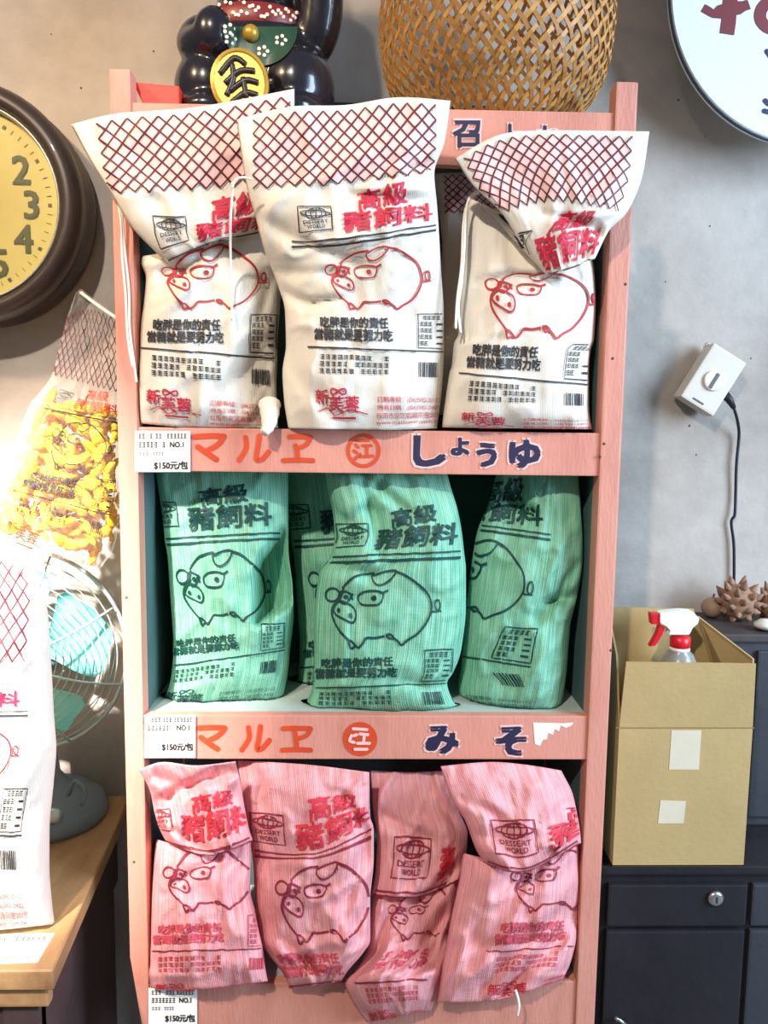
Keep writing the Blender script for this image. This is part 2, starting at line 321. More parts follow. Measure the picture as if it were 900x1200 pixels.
def surface(rows, seed, wr=.004, creases=(), dx=0, dy=0, zmin=None, rackz=None, boxy=False, pockets=(), umax=.988):
    r = np.random.default_rng(seed); R = len(rows)
    PX = np.zeros((R, NU)); PY = np.zeros((R, NU))
    for k, row in enumerate(rows):
        p = np.array(catmull(row[1], 12)); s = np.concatenate([[0], np.cumsum(np.hypot(*np.diff(p, axis=0).T))]); s = s/s[-1]; PX[k] = np.interp(UG, s, p[:, 0])+dx; PY[k] = np.interp(UG, s, p[:, 1])+dy
    Y = np.array([[q[2][0] if isinstance(q[2], tuple) else q[2], q[3], q[4], q[2][1] if isinstance(q[2], tuple) else q[2]] for q in rows]); D = np.array([[q[0], q[5], q[6]] for q in rows], float)
    dist = np.maximum(np.hypot(np.diff(PX[:, NU//2]), np.diff(PY[:, NU//2]))+np.abs(np.diff(Y[:, 0]))*500, 4)
    t = np.concatenate([[0], np.cumsum(dist)]); q = np.unique(np.concatenate([np.linspace(a, b, max(2, int((b-a)/3.6))+1) for a, b in zip(t[:-1], t[1:])]).round(6)); q[-1] = t[-1]
    S = Surf(); S.umax = umax; px = pchip(t, PX, q); py = pchip(t, PY, q); yy = pchip(t, Y, q)
    S.D = np.stack([np.interp(q, t, D[:, k]) for k in range(3)], 1)
    tf = q/t[-1]; U, T = np.meshgrid(UG, tf); prof = np.clip(1-np.abs(2*U-1)**(5 if boxy else 2.6), 0, 1)**(.5 if boxy else .62)
    W = (vnoise(U, T, 4, 7, r)-.5)*1.6+(vnoise(U+.35*T*0, T, 9, 13, r)-.5)*.8
    for nx, ny, A in ((5, 6, .9), (8, 11, .55), (13, 17, .3)):
        n1 = vnoise(np.clip(U*.8+.2*T, 0, 1), np.clip(T*.8+.2*U, 0, 1), nx, ny, r); W += A*(np.maximum(0, 1-np.abs(2*n1-1)*3.2))**1.5
    W *= wr
    for (u0, t0, u1, t1, dep, wd) in creases:
        a = np.array((u0, t0*1.8)); b = np.array((u1, t1*1.8)); ab = b-a; P = np.stack([U, T*1.8], -1)-a
        k = np.clip((P@ab)/(ab@ab), 0, 1); dd = np.linalg.norm(P-k[..., None]*ab, axis=-1); W -= dep*np.exp(-(dd/wd)**2)
    for poly, dep, soft in pockets:          # folds pressed in (or standing proud) inside an outline
        Q = np.array(poly, float); best = np.full(px.shape, 1e9); ins = np.zeros(px.shape, bool)
        for a, b in zip(Q, np.roll(Q, -1, 0)):
            ab = b-a; k = np.clip(((px-a[0])*ab[0]+(py-a[1])*ab[1])/(ab@ab), 0, 1); best = np.minimum(best, np.hypot(px-a[0]-k*ab[0], py-a[1]-k*ab[1]))
            c = ((a[1] > py) != (b[1] > py)) & (px < (b[0]-a[0])*(py-a[1])/(b[1]-a[1]+1e-9)+a[0]); ins ^= c
        q_ = np.clip(np.where(ins, best, -best)/soft*.5+.5, 0, 1); W -= dep*q_*q_*(3-2*q_)
    fade = np.clip(prof*1.5, 0.1, 1)
    yr = yy[:, :1]*(1-U)+yy[:, 3:4]*U
    if rackz: yr = np.minimum(yr, np.interp(py, [1095, 1142], [.06, -.014]))
    Yf = yr-np.maximum(yy[:, 1:2]*prof+W*fade*np.minimum(1, .35+yy[:, 1:2]/.03), .0012*prof-.75*yy[:, 2:3]*prof)
    Yb = yr+np.maximum(yy[:, 2:3]*prof, .0005)
    if rackz: Yb = np.where(py > 1136, np.minimum(Yb, -.0035), Yb)
    S.G = ATV(px, py, Yf); S.B = ATV(px, py, Yb); S.n = len(q)
    if rackz is not None:
        for A in (S.G, S.B):
            ins = A[..., 1] > -.006; A[..., 0] = np.where(ins, np.clip(A[..., 0], XLI+.0015, XRI-.0015), A[..., 0])
    if zmin is not None:
        for A in (S.G, S.B): A[..., 2] = np.maximum(A[..., 2], zmin+.0008+.004*np.clip(.5-A[..., 1]*0, 0, 0))
    du = np.gradient(S.G, axis=1); dv = np.gradient(S.G, axis=0); nn = np.cross(du, dv); nn /= np.linalg.norm(nn, axis=-1, keepdims=True)+1e-12
    nn *= np.where(nn[..., 1:2] > 0, -1, 1); S.N = nn; S.tf = tf
    return S
def shell(S, name, m, parent):
    n = S.n; ring = 2*NU-2; V = np.concatenate([S.G, S.B[:, -2:0:-1]], axis=1).reshape(-1, 3)
    uu = np.concatenate([UG, UG[-2:0:-1]]); uv = np.stack([np.tile(uu, n), np.repeat(1-S.tf*1.8, ring)], 1)
    Fs = [(i*ring+k, (i+1)*ring+k, (i+1)*ring+(k+1) % ring, i*ring+(k+1) % ring) for i in range(n-1) for k in range(ring)]
    for i, fl in ((0, 0), (n-1, 1)):
        for k in range(NU-1):
            a, b = i*ring+k, i*ring+k+1; c, d = i*ring+(ring-k-1) % ring if k else i*ring, i*ring+(ring-k) % ring if k else i*ring
            f = [a, b, i*ring+(ring-k-1) % ring, i*ring+(ring-k) % ring]; g = []
            for x in f:
                if x not in g: g.append(x)
            if len(g) > 2: Fs.append(tuple(g if not fl else g[::-1]))
    return mk(name, V, Fs, m, parent, True, uv)
def smap(S, V, off):
    V = np.asarray(V, float); dyr = S.D[:, 0]; ri = np.interp(V[:, 1], dyr, np.arange(S.n)); i = np.clip(ri.astype(int), 0, S.n-2); f = (ri-i)[:, None]
    dl = np.interp(V[:, 1], dyr, S.D[:, 1]); dr = np.interp(V[:, 1], dyr, S.D[:, 2]); u = (V[:, 0]-dl)/(dr-dl)
    ok = (u > .012) & (u < S.umax) & (V[:, 1] > dyr[0]+2) & (V[:, 1] < dyr[-1]-2)
    k = np.clip(np.searchsorted(UG, u, 'right')-1, 0, NU-2); g = np.clip((u-UG[k])/(UG[k+1]-UG[k]), 0, 1)[:, None]
    bl = lambda A: (A[i, k]*(1-g)+A[i, k+1]*g)*(1-f)+(A[i+1, k]*(1-g)+A[i+1, k+1]*g)*f
    return bl(S.G)+bl(S.N)*off, ok
def stick(S, P, name, m, parent, off=.0012):
    V = np.concatenate(P.V); W, ok = smap(S, V, off+np.concatenate(P.L)[:, None]); Fs = [f for f in P.F if all(ok[i] for i in f)]
    if not Fs: return None
    us = sorted({i for f in Fs for i in f}); ix = {a: b for b, a in enumerate(us)}
    o = mk(name, W[us], [tuple(ix[i] for i in f) for f in Fs], m, parent, True); o['kind'] = 'stuff'; return o
FB = {}
def make_prints():
    g = lambda fn, *a: (lambda p: (fn(p, *a), p)[1])(Pr())
    FB['fill'] = Pr(); FB['net'] = Pr(); print_net(FB['net'], FB['fill'])
    FB['title'] = g(print_title); FB['logo'] = g(print_logo); FB['lines'] = g(print_lines); FB['pig'] = g(print_pig); FB['text'] = g(print_text); FB['brand'] = g(print_brand)
make_prints()
def feed_bag(label, rows, fab, cols, seed, group, wr=.004, creases=(), skip=(), name='feed_bag', fill=None, off=.0012, zmin=None, rackz=None, boxy=False, pockets=(), umax=.988):
    S = surface(rows, seed, wr*1.7, creases, zmin=zmin, rackz=rackz, boxy=boxy, pockets=pockets, umax=umax)
    g = S.G[-1, NU//2]; t = thing(name, label, 'bag', (g[0], float(S.G[-1, :, 1].mean()), g[2]), group)
    shell(S, 'bag_body', fab, t)
    if fill and 'net' not in skip: stick(S, FB['fill'], 'net_tint_print', fill, t, off*1.1)
    for k, nm in (('net', 'net_print'), ('title', 'title_print'), ('logo', 'logo_print'), ('lines', 'line_print'), ('pig', 'pig_print'), ('text', 'text_print'), ('brand', 'brand_print')):
        if k not in skip: stick(S, FB[k], nm, cols[k], t, off*1.7)
    return t, S

# ------------------------------------------------------------------ materials
PINK = mat('pink_paint', (208, 141, 122), .55, rgb2=(190, 121, 104), vscale=5, stretch=(3, 3, .7), thr=(.28, .55), bump=.25, bscale=70)
TEAL = mat('teal_panel_paint', (72, 100, 98), .7, .15, 6, bump=.2)
WALL = mat('old_plaster', (184, 174, 164), .85, rgb2=(152, 142, 132), vscale=3.6, thr=(.3, .62), bump=.5, bscale=30)
WOOD = mat('worn_table_wood', (186, 146, 98), .55, rgb2=(140, 102, 68), vscale=11, stretch=(1, .25, 1), thr=(.3, .62), bump=.3, bscale=50)
DWOOD = mat('dark_wood', (70, 52, 50), .6, .25, 9, bump=.2)
NAVY = mat('dark_navy_lacquer', (34, 31, 36), .5, rgb2=(24, 22, 27), vscale=6, thr=(.3, .6), bump=.25, bscale=45)
SLATE = mat('slate_cabinet_paint', (50, 52, 57), .55, .2, 5, bump=.2)
CARD = mat('corrugated_cardboard', (176, 150, 100), .8, .06, 14, bump=.15, bscale=120)
CARDI = mat('cardboard_inside', (150, 118, 70), .85, .08, 10)
ORANGE = mat('orange_brush_paint', (200, 68, 32), .6, .12, 20)
INK = mat('navy_brush_paint', (38, 36, 66), .55, .1, 20)
INKW = mat('pale_letter_outline', (228, 186, 178), .6)
PAPER = mat('white_paper', (244, 242, 232), .7, .02, 9)
TXT = mat('black_print', (46, 42, 42), .6)
GREYTXT = mat('grey_print', (120, 116, 112), .6)
CORD = mat('cotton_cord', (238, 232, 222), .8, .05, 90)

# ------------------------------------------------------------------ the setting
WY = 0.34
def struct(name, V, Fs, m, label=None):
    o = mk(name, V, Fs, m); o['kind'] = 'structure'
    if label: o['label'] = label
    return o
struct('wall_back', *boxg(-2.2, 2.2, WY, WY+.12, 0, 2.9), WALL, 'old stained plaster wall behind the pink rack')
struct('floor', *boxg(-2.2, 2.2, -3.2, WY+.12, -.1, 0), mat('grey_concrete_floor', (120, 114, 108), .8, .15, 4, bump=.2), 'grey concrete floor')

wb = [o for o in bpy.data.objects if o.name == 'wall_back'][0]
SPK = mat('plaster_chip', (92, 84, 80), .9)
for px, py, r_ in ((795, 117, 1.2), (832, 265, 1.0), (808, 499, 1.4), (816, 533, 1.0), (826, 160, .8), (95, 103, 1.2), (60, 40, .8), (180, 60, 1.0), (880, 420, .9), (780, 330, .8)):
    mk('plaster_chip', *ellips(at(px, py, WY-.0002), (r_*.0016, .0006, r_*.0018), 8, 5), SPK, wb, True)

# ------------------------------------------------------------------ pink rack
XL, XR, XLI, XRI, DEP = -.412, .3213, -.3837, .2906, .285
Z1t = at(430, 504, 0).z; Z1b = 1.169; Z2t, Z2b = .801, .732; Z3t = at(674, 1150, 0).z; Z3b = Z3t-.075
ZTb = at(514, 192, 0).z; ZTt = at(430, 127, 0).z
rack = thing('display_rack', 'pink painted wooden display rack with three shelves of feed bags', 'rack', ((XL+XR)/2, .14, 0))
zl, zr = at(140, 82, 0).z, at(735, 97, 0).z
def prism(px, name, m, parent, y0, y1):      # polygon in x-z, extruded in y
    n = len(px); V = [(x, y0, z) for x, z in px]+[(x, y1, z) for x, z in px]
    Fs = [tuple(range(n)), tuple(range(2*n-1, n-1, -1))]+[((i+1) % n, i, n+i, n+(i+1) % n) for i in range(n)]
    return mk(name, V, Fs, m, parent)
zk = at(148, 1120, 0).z; zk2 = at(165, 1200, 0).z
bevel(prism([(XL, zk), (XL+.019, zk2-.02), (XL+.019, 0), (XLI, 0), (XLI, zl), (XL, zl)], 'post', PINK, rack, -.004, .03))
bevel(mk('post', *boxg(XRI, XR, -.004, .03, 0, zr), PINK, rack))
for x0, x1 in ((XL, XLI), (XRI, XR)): bevel(mk('post', *boxg(x0, x1, DEP-.03, DEP, 0, ZTt-.006), PINK, rack))
def rail(z0a, z0b, z1a, z1b):
    return bevel(mk('rail', *hexa([(XLI, 0, z0a), (XRI, 0, z0b), (XRI, .018, z0b), (XLI, .018, z0a), (XLI, 0, z1a), (XRI, 0, z1b), (XRI, .018, z1b), (XLI, .018, z1a)]), PINK, rack), .002)
railT = rail(ZTb+.004, ZTb-.004, at(155, 120, 0).z, at(722, 132, 0).z)
rail1 = rail(Z1b, Z1b, Z1t, Z1t); rail2 = rail(Z2b, Z2b, Z2t, Z2t); rail3 = rail(Z3b, Z3b, Z3t, Z3t)
for z in (ZTt-.006, Z1t-.002, Z2t-.002, Z3t-.002): mk('shelf_board', *boxg(XLI, XRI, .018, DEP-.008, z-.018, z), mat('pale_teal_board', (172, 186, 178), .6, .1, 8), rack)
for x0, x1 in ((XLI-.012, XLI), (XRI, XRI+.012)): mk('side_panel', *boxg(x0, x1, .03, DEP-.03, Z3b, ZTt-.03), TEAL, rack)
mk('back_panel', *boxg(XLI-.01, XRI+.01, DEP-.008, DEP, Z3b, ZTt-.03), TEAL, rack)
ZB = ZTt-.006
mk('back_ledge', *boxg(XL, XR, DEP+.028, DEP+.043, ZTt-.06, at(410, 113, DEP).z), mat('dark_ledge', (58, 56, 60), .6, .1), rack)
for px, py in ((733, 333), (716, 762), (708, 520), (703, 535), (148, 700), (157, 1010), (718, 420)):
    p = at(px, py, -.004); mk('nail_head', *ellips(p, (.0022, .0012, .0022), 8, 5), mat('nail_iron', (90, 60, 56), .6), rack, True)
def face(Y): return lambda x, y: at(x, y, Y)
def paint(P, name, m, parent, Y): return P.flat(name, m, parent, face(Y))
FR = -.0009
def sc(P, ox, oy, s): return [(ox+x/s, oy+y/s) for x, y in P]
def maruwe(parent, ox, oy, s, big):
    for nm, strokes in (('painted_letter', big[0]), ('painted_letter', big[1]), ('painted_letter', big[2])):
        P = Pr()
        for st, wd in strokes: P.brush(sc(st, ox, oy, s), wd/s)
        paint(P, nm, ORANGE, parent, FR)
maruwe(rail1, 150, 490, 3.103, ([([(240, 68), (300, 64), (350, 66)], 20), ([(350, 68), (325, 98), (288, 118)], 19), ([(255, 104), (290, 128), (322, 150)], 20)],
   [([(428, 70), (430, 110), (405, 152)], 18), ([(478, 64), (472, 110), (468, 150), (490, 148), (512, 122)], 18)],
   [([(588, 68), (630, 66), (664, 70)], 19), ([(664, 72), (648, 96), (622, 108)], 16), ([(610, 100), (616, 128), (618, 146)], 17), ([(566, 154), (620, 152), (672, 154)], 18)]))
maruwe(rail2, 150, 830, 3.103, ([([(258, 72), (310, 70), (352, 72)], 20), ([(352, 74), (330, 98), (296, 116)], 19), ([(266, 106), (296, 128), (326, 148)], 20)],
   [([(438, 70), (440, 110), (414, 152)], 18), ([(482, 66), (476, 110), (470, 148), (490, 144), (514, 116)], 18)],
   [([(564, 74), (610, 72), (664, 74)], 18), ([(664, 76), (650, 98), (620, 110)], 16), ([(606, 84), (612, 120), (614, 146)], 17), ([(562, 152), (610, 150), (664, 152)], 18)]))
def emblem(parent, cx, cy, r, k):
    P = Pr()
    if k == 0:
        P.line([(cx+r*math.cos(a), cy+r*math.sin(a)) for a in np.linspace(0, 2*PI, 41)], 4.2)
        for st in ([(-9, -7), (-6, -4)], [(-11, 0), (-8, 2)], [(-10, 10), (-4, 4)], [(-1, -6), (9, -6)], [(4, -6), (4, 6)], [(-4, 7), (11, 6)], [(-8, -12), (6, -12)]): P.brush([(cx+a, cy+b) for a, b in st], 3.4)
    else:
        P.disc((cx, cy), r+1, 40); paint(P, 'painted_emblem', ORANGE, parent, FR); P = Pr()
        for st in ([(-10, -4), (-12, 2), (-7, 4)], [(-7, -4), (-4, -5)], [(0, -6), (9, -5)], [(5, -5), (4, 5)], [(-3, 5), (11, 5)], [(-6, 12), (8, 12)], [(-8, -12), (8, -11)]): P.brush([(cx+a, cy+b) for a, b in st], 3.6)
    paint(P, 'painted_emblem' if k == 0 else 'emblem_lines', ORANGE if k == 0 else INKW, parent, FR*(1+k))
emblem(rail1, 426, 528, 18, 0); emblem(rail2, 422, 866, 19, 1)
def kana(parent, ch, x0, y0, x1, y1, b=.05):
    for bb, m, Y in ((b+.035, INKW, FR), (b, INK, FR*1.7)):
        e = (bb-b)*(y1-y0)*.9; P = Pr(); P.text(ch, x0-e, y0-e, x1+e, y1+e, bb); paint(P, 'painted_letter' if m is INK else 'letter_outline', m, parent, Y)
for ch, x0, y0, x1, y1 in (('し', 486, 512, 521, 545), ('ょ', 529, 514, 549, 533), ('う', 560, 520, 581, 546), ('ゆ', 598, 517, 632, 547)): kana(rail1, ch, x0, y0, x1, y1)
for ch, x0, y0, x1, y1 in (('み', 500, 852, 536, 882), ('そ', 583, 853, 615, 884)): kana(rail2, ch, x0, y0, x1, y1)
for ch, x0, y0, x1, y1 in (('召', 532, 142, 562, 172), ('上', 585, 146, 612, 172), ('れ', 630, 148, 658, 174)): kana(railT, ch, x0, y0, x1, y1, .03)

# price cards stuck on the rails, torn paper
def card(px, py, wd, h, Y, label, skewr=0, n=0):
    c = [at(px, py+h, Y), at(px+wd, py+h, Y), at(px+wd, py, Y), at(px, py, Y)]
    V = c+[v+Vector((0, .0008, 0)) for v in c]
    t = thing('price_card', label, 'price tag', c[0], 'price cards on the rack')
    mk('card', V, [(0, 1, 2, 3), (7, 6, 5, 4), (0, 4, 5, 1), (1, 5, 6, 2), (2, 6, 7, 3), (3, 7, 4, 0)], PAPER, t)
    P = Pr(); k = wd/66
    P.marks(px+4*k, py+3*k, px+22*k, py+9*k, 4, 3+n); P.marks(px+24*k, py+3*k, px+36*k, py+9*k, 3, 5+n); P.marks(px+38*k, py+3*k, px+62*k, py+9*k, 6, 8+n)
    P.marks(px+4*k, py+13*k, px+37*k, py+20*k, 7, 11+n); P.text('NO.1', px+42*k, py+13*k, px+58*k, py+19.5*k, .04); P.text('$150元/包', px+23*k, py+36*k, px+63*k, py+46*k, .04)
    P.flat('card_print', TXT, t, face(Y-.0004))
    P = Pr(); P.marks(px+4*k, py+25*k, px+17*k, py+30*k, 3, 21+n); P.marks(px+21*k, py+25*k, px+35*k, py+30*k, 4, 23+n); P.flat('card_small_print', GREYTXT, t, face(Y-.0004))
card(158, 505, 65, 48, -.0052, 'cream price card on the rail between white and green bags', n=0)
card(169, 838, 60, 50, -.0052, 'white price card on the rail between green and pink bags', n=40)
card(174, 1158, 57, 50, -.0052, 'white price card on the lowest rail below pink bags', n=80)
pp = [(625, 847), (660, 848), (672, 847), (670, 850), (663, 853), (657, 850), (655, 857), (650, 854), (648, 861), (642, 859), (641, 866), (636, 867), (633, 874), (627, 872)]
V = [at(x, y, -.0008) for x, y in pp]; n = len(V)
tag(mk('torn_paper', V+[v+Vector((0, .0007, 0)) for v in V], [tuple(range(n-1, -1, -1)), tuple(range(n, 2*n))]+[(i, (i+1) % n, n+(i+1) % n, n+i) for i in range(n)], PAPER), 'torn scrap of white paper stuck on the rail beside navy lettering', 'paper')

# ------------------------------------------------------------------ bags
FW_ = fabric('white_woven_fabric', (238, 229, 213), (224, 213, 196), 170, .55, .6, .12, 0, .25)
FG = fabric('green_woven_fabric', (62, 160, 124), (168, 224, 192), 130, .5, .45, .2, .8)
FP = fabric('pink_woven_fabric', (232, 126, 134), (254, 200, 198), 130, .5, .42, .2, .8)
def pm(n, c): return mat(n, c, .6)
RED = pm('crimson_print', (196, 32, 62)); MAROON = pm('maroon_net_print', (92, 24, 36)); PIGR = pm('red_pig_print', (176, 44, 50)); BLK = pm('charcoal_print', (52, 50, 52)); TINT = pm('peach_net_tint', (238, 192, 184))
DG = pm('dark_green_print', (14, 62, 56)); PR1 = pm('pink_bag_red_print', (206, 52, 66)); PR2 = pm('pink_bag_dark_print', (140, 40, 58)); PR3 = pm('pink_bag_rose_print', (196, 74, 88))
CW = dict(net=MAROON, title=RED, logo=BLK, lines=BLK, pig=PIGR, text=BLK, brand=RED); CG = {k: DG for k in CW}; CP = dict(net=PR2, title=PR1, logo=PR2, lines=PR2, pig=PR2, text=PR3, brand=PR1)
GW, GG, GP = 'white feed bags on the top shelf', 'green feed bags on the middle shelf', 'pink feed bags on the bottom shelf'
# row: design y, outline points (photo px), rim depth, front bulge, back bulge, design x at left edge, at right edge
B1 = [(40, [(83, 146), (137, 133), (233, 125), (345, 104)], -.05, .003, .002, 0, 680), (200, [(107, 190), (220, 178), (345, 160)], -.045, .008, .003, 40, 685), (340, [(131, 228), (240, 222), (345, 212)], (-.04, -.022), .018, .006, 92, 700),
      (430, [(156, 268), (240, 262), (334, 250)], (-.032, .004), .03, .012, 150, 690), (540, [(196, 308), (250, 284), (326, 268)], (-.012, .032), .036, .03, 250, 700),
      (550, [(168, 300), (250, 285), (328, 275)], (.016, .065), .035, .05, 252, 710), (575, [(166, 308), (250, 296), (328, 290)], (.016, .065), .05, .07, 252, 715), (640, [(171, 326), (330, 322)], (.016, .065), .062, .08, 262, 720), (745, [(168, 360), (328, 362)], (.016, .065), .066, .09, 262, 725),
      (775, [(166, 374), (327, 376)], (.016, .065), .066, .09, 258, 725), (850, [(164, 400), (325, 404)], (.016, .065), .064, .09, 255, 722), (875, [(163, 407), (325, 420)], (.016, .065), .062, .09, 254, 720), (960, [(161, 438), (324, 450)], (.016, .065), .058, .08, 252, 715), (1050, [(160, 468), (325, 482)], (.016, .065), .052, .07, 250, 712), (1150, [(163, 496), (240, 503), (326, 506)], (.016, .065), .03, .04, 250, 710)]
bag1, S1 = feed_bag('white feed bag with wide net-printed flap reaching out beside the wall clock', B1, FW_, CW, 11, GW, .0045, [(.1, .5, .5, .62, .006, .05), (.9, .6, .75, .95, .01, .06), (.95, .75, .6, .9, .008, .05)], fill=TINT, zmin=Z1t, rackz=0, pockets=[([(186, 316), (230, 306), (214, 330), (180, 345)], .02, 9), ([(300, 440), (330, 380), (330, 500), (296, 505)], .018, 12)])
B2 = [(40, [(277, 140), (340, 125), (405, 123), (466, 114), (528, 118)], -.085, .003, .002, 20, 737), (200, [(283, 182), (400, 174), (521, 166)], -.082, .01, .003, 38, 717), (340, [(290, 222), (390, 217), (509, 204)], -.07, .022, .008, 57, 685), (420, [(298, 250), (400, 246), (512, 238)], -.058, .035, .008, 80, 692),
      (530, [(308, 287), (400, 282), (514, 265)], -.04, .045, .014, 108, 697), (640, [(322, 325), (420, 324), (517, 320)], -.01, .055, .06, 148, 706), (760, [(334, 366), (520, 368)], (-.005, .01), .06, .055, 183, 714), (875, [(335, 405), (520, 412)], (.0, .02), .066, .06, 186, 714), (960, [(331, 436), (519, 440)], (.0, .03), .066, .06, 176, 711), (1050, [(333, 470), (516, 472)], (.0, .03), .056, .08, 180, 703), (1150, [(338, 503), (420, 505), (512, 502)], (.0, .03), .032, .05, 194, 691)]
bag2, S2 = feed_bag('white feed bag with upright flap, middle one of the top shelf', B2, FW_, CW, 12, GW, .0042, [(.05, .35, .5, .52, .007, .05), (.55, .27, .95, .22, .007, .05), (0, .55, .35, .55, .006, .05), (.02, .82, .3, .95, .008, .06)], fill=TINT, zmin=Z1t, rackz=0, pockets=[([(322, 330), (360, 352), (400, 350), (360, 362), (326, 350)], .018, 8), ([(420, 222), (470, 200), (512, 206), (512, 228), (450, 226)], -.014, 8)])
B3 = [(40, [(533, 186), (579, 160), (623, 153), (690, 153), (761, 154)], -.06, .003, .002, 50, 745), (200, [(553, 216), (600, 200), (660, 194), (753, 205)], -.055, .008, .003, 62, 742), (340, [(588, 250), (650, 237), (734, 250)], -.05, .016, .006, 85, 735), (430, [(610, 284), (655, 274), (714, 270)], -.045, .024, .012, 318, 700), (530, [(640, 322), (668, 314), (697, 303)], -.04, .026, .014, 372, 692),
      (545, [(550, 232), (630, 268), (692, 292)], .03, .02, .05, 237, 660), (560, [(544, 300), (620, 318), (696, 316)], .022, .045, .07, 237, 660), (650, [(539, 345), (698, 350)], .02, .058, .08, 240, 662), (745, [(537, 392), (620, 396), (696, 398)], .02, .062, .085, 237, 680), (775, [(532, 402), (692, 410)], .02, .062, .085, 232, 708), (850, [(529, 430), (690, 437)], .02, .06, .085, 226, 715), (875, [(527, 436), (690, 451)], .02, .06, .085, 226, 715), (960, [(522, 468), (690, 474)], .02, .055, .08, 224, 712), (1010, [(520, 482), (691, 488)], .02, .05, .07, 224, 712), (1110, [(518, 501), (694, 503)], .02, .03, .05, 224, 715)]
bag3, S3 = feed_bag('white feed bag with slanted flap drooping over its front by the right post', B3, FW_, CW, 13, GW, .0045, [(.05, .5, .35, .6, .006, .05), (.5, .2, .8, .3, .008, .06), (.8, .55, 1, .8, .008, .06)], fill=TINT, zmin=Z1t, rackz=0, pockets=[([(560, 330), (600, 318), (652, 326), (610, 336)], .02, 7), ([(640, 250), (700, 262), (716, 290), (690, 270)], .016, 9)])
BB = [(40, [(508, 203), (580, 201), (655, 203)], .17, .004, .003, 20, 737), (340, [(514, 250), (655, 250)], .17, .02, .01, 40, 700), (420, [(518, 290), (655, 290)], .175, .03, .02, 60, 700), (640, [(512, 360), (655, 360)], .18, .04, .04, 100, 700), (960, [(508, 440), (655, 440)], .18, .045, .05, 100, 700), (1150, [(508, 486), (655, 486)], .18, .03, .03, 100, 700)]
bagb, Sb = feed_bag('white feed bag standing in shade behind the two front white bags', BB, FW_, CW, 14, GW, .004, fill=TINT, zmin=Z1t, rackz=0)
# green
def grows(L, R_, dys, Y, fb, bb, dl, dr):
    out = []; n = len(dys)
    for k, (dy, a, b) in enumerate(zip(dys, L, R_)):
        e = min(1, .25+1.1*k/(n-1)*2.0) if k < n/2 else (1 if k < n-2 else (.8 if k == n-2 else .4))
        f = lambda v: v[min(k, len(v)-1)] if isinstance(v, list) else v
        pts = [a, b] if len(a) == 2 else list(a)
        out.append((dy, pts, f(Y), fb*e, bb*e, f(dl), f(dr)))
    return out
dyG = [250, 370, 450, 530, 565, 650, 745, 775, 850, 875, 960, 1030, 1110]
G1L = [(178, 530), (186, 577), (190, 603), (193, 634), (196, 650), (199, 692), (202, 733), (203, 750), (203, 768), (202, 780), (199, 800), (194, 816), (188, 833)]
G1R = [(336, 530), (338, 572), (338, 598), (338, 626), (338, 642), (343, 688), (344, 722), (343, 736), (341, 752), (340, 760), (338, 784), (335, 802), (330, 822)]
bg1, Sg1 = feed_bag('green feed bag with deep crease across the printed pig, by left post', grows(G1L, G1R, dyG, .09, .05, .08, 285, [735, 735, 735, 735, 735, 745, 750, 750, 745, 740]), FG, CG, 21, GG, .004, [(.97, .34, .80, .45, .05, .05), (.82, .45, .82, .60, .055, .055), (.92, .42, .92, .54, .05, .08), (.98, .56, .86, .64, -.014, .05), (0, .75, .3, .7, .006, .05)], skip=('net',), zmin=Z2t, rackz=0, pockets=[([(300, 668), (342, 626), (352, 704), (300, 730)], .075, 6)])
G2L = [(x+148, y+3) for x, y in G1L]; G2R = [(480, y+3) for x, y in G1R]
bg2, Sg2 = feed_bag('green feed bag mostly hidden behind the broad middle green bag', grows(G2L, G2R, dyG, .175, .04, .05, 262, 700), FG, CG, 22, GG, .004, skip=('net',), zmin=Z2t, rackz=0)
dyH = [200, 300, 370, 450, 530, 565, 655, 745, 775, 850, 875, 960, 1000]
G3L = [(378, 535), (384, 575), (390, 603), (392, 630), (386, 655), (374, 672), (369, 715), (368, 760), (368, 772), (368, 795), (366, 806), (358, 826), (352, 838)]
G3R = [(519, 535), (528, 570), (536, 596), (541, 622), (544, 648), (546, 668), (546, 712), (542, 752), (539, 768), (530, 790), (524, 800), (531, 822), (540, 837)]
bg3, Sg3 = feed_bag('broad green feed bag with whole pig print in the middle of the middle shelf', grows(G3L, G3R, dyH, [(.065, .05)], .052, .045, [215, 215, 215, 215, 240, 285, 285, 285, 275, 275, 275, 260, 250], [660, 660, 670, 690, 710, 745, 745, 745, 740, 720, 715, 720, 735]), FG, CG, 23, GG, .0042, [(.0, .4, .35, .46, .014, .05), (.3, .1, .32, .35, .012, .04), (.25, .02, .6, .22, .012, .05), (.7, .88, 1, .92, .01, .05), (0, .9, .3, .95, .008, .05)], skip=('net',), zmin=Z2t, rackz=0, pockets=[([(376, 552), (446, 552), (430, 588), (408, 606), (390, 594)], -.02, 7), ([(436, 596), (440, 630), (446, 655), (452, 630), (448, 596)], .018, 8)])
dyR = [300, 430, 530, 565, 650, 745, 775, 850, 875, 915, 1000, 1080, 1140]
G4L = [(586, 535), (572, 592), (561, 617), (557, 632), (550, 680), (545, 722), (544, 736), (542, 760), (541, 768), (540, 784), (537, 806), (539, 824), (541, 834)]
G4R = [(676, 535), (681, 600), (683, 634), (683, 650), (676, 700), (668, 735), (667, 748), (665, 774), (664, 788), (663, 796), (659, 818), (653, 832), (648, 840)]
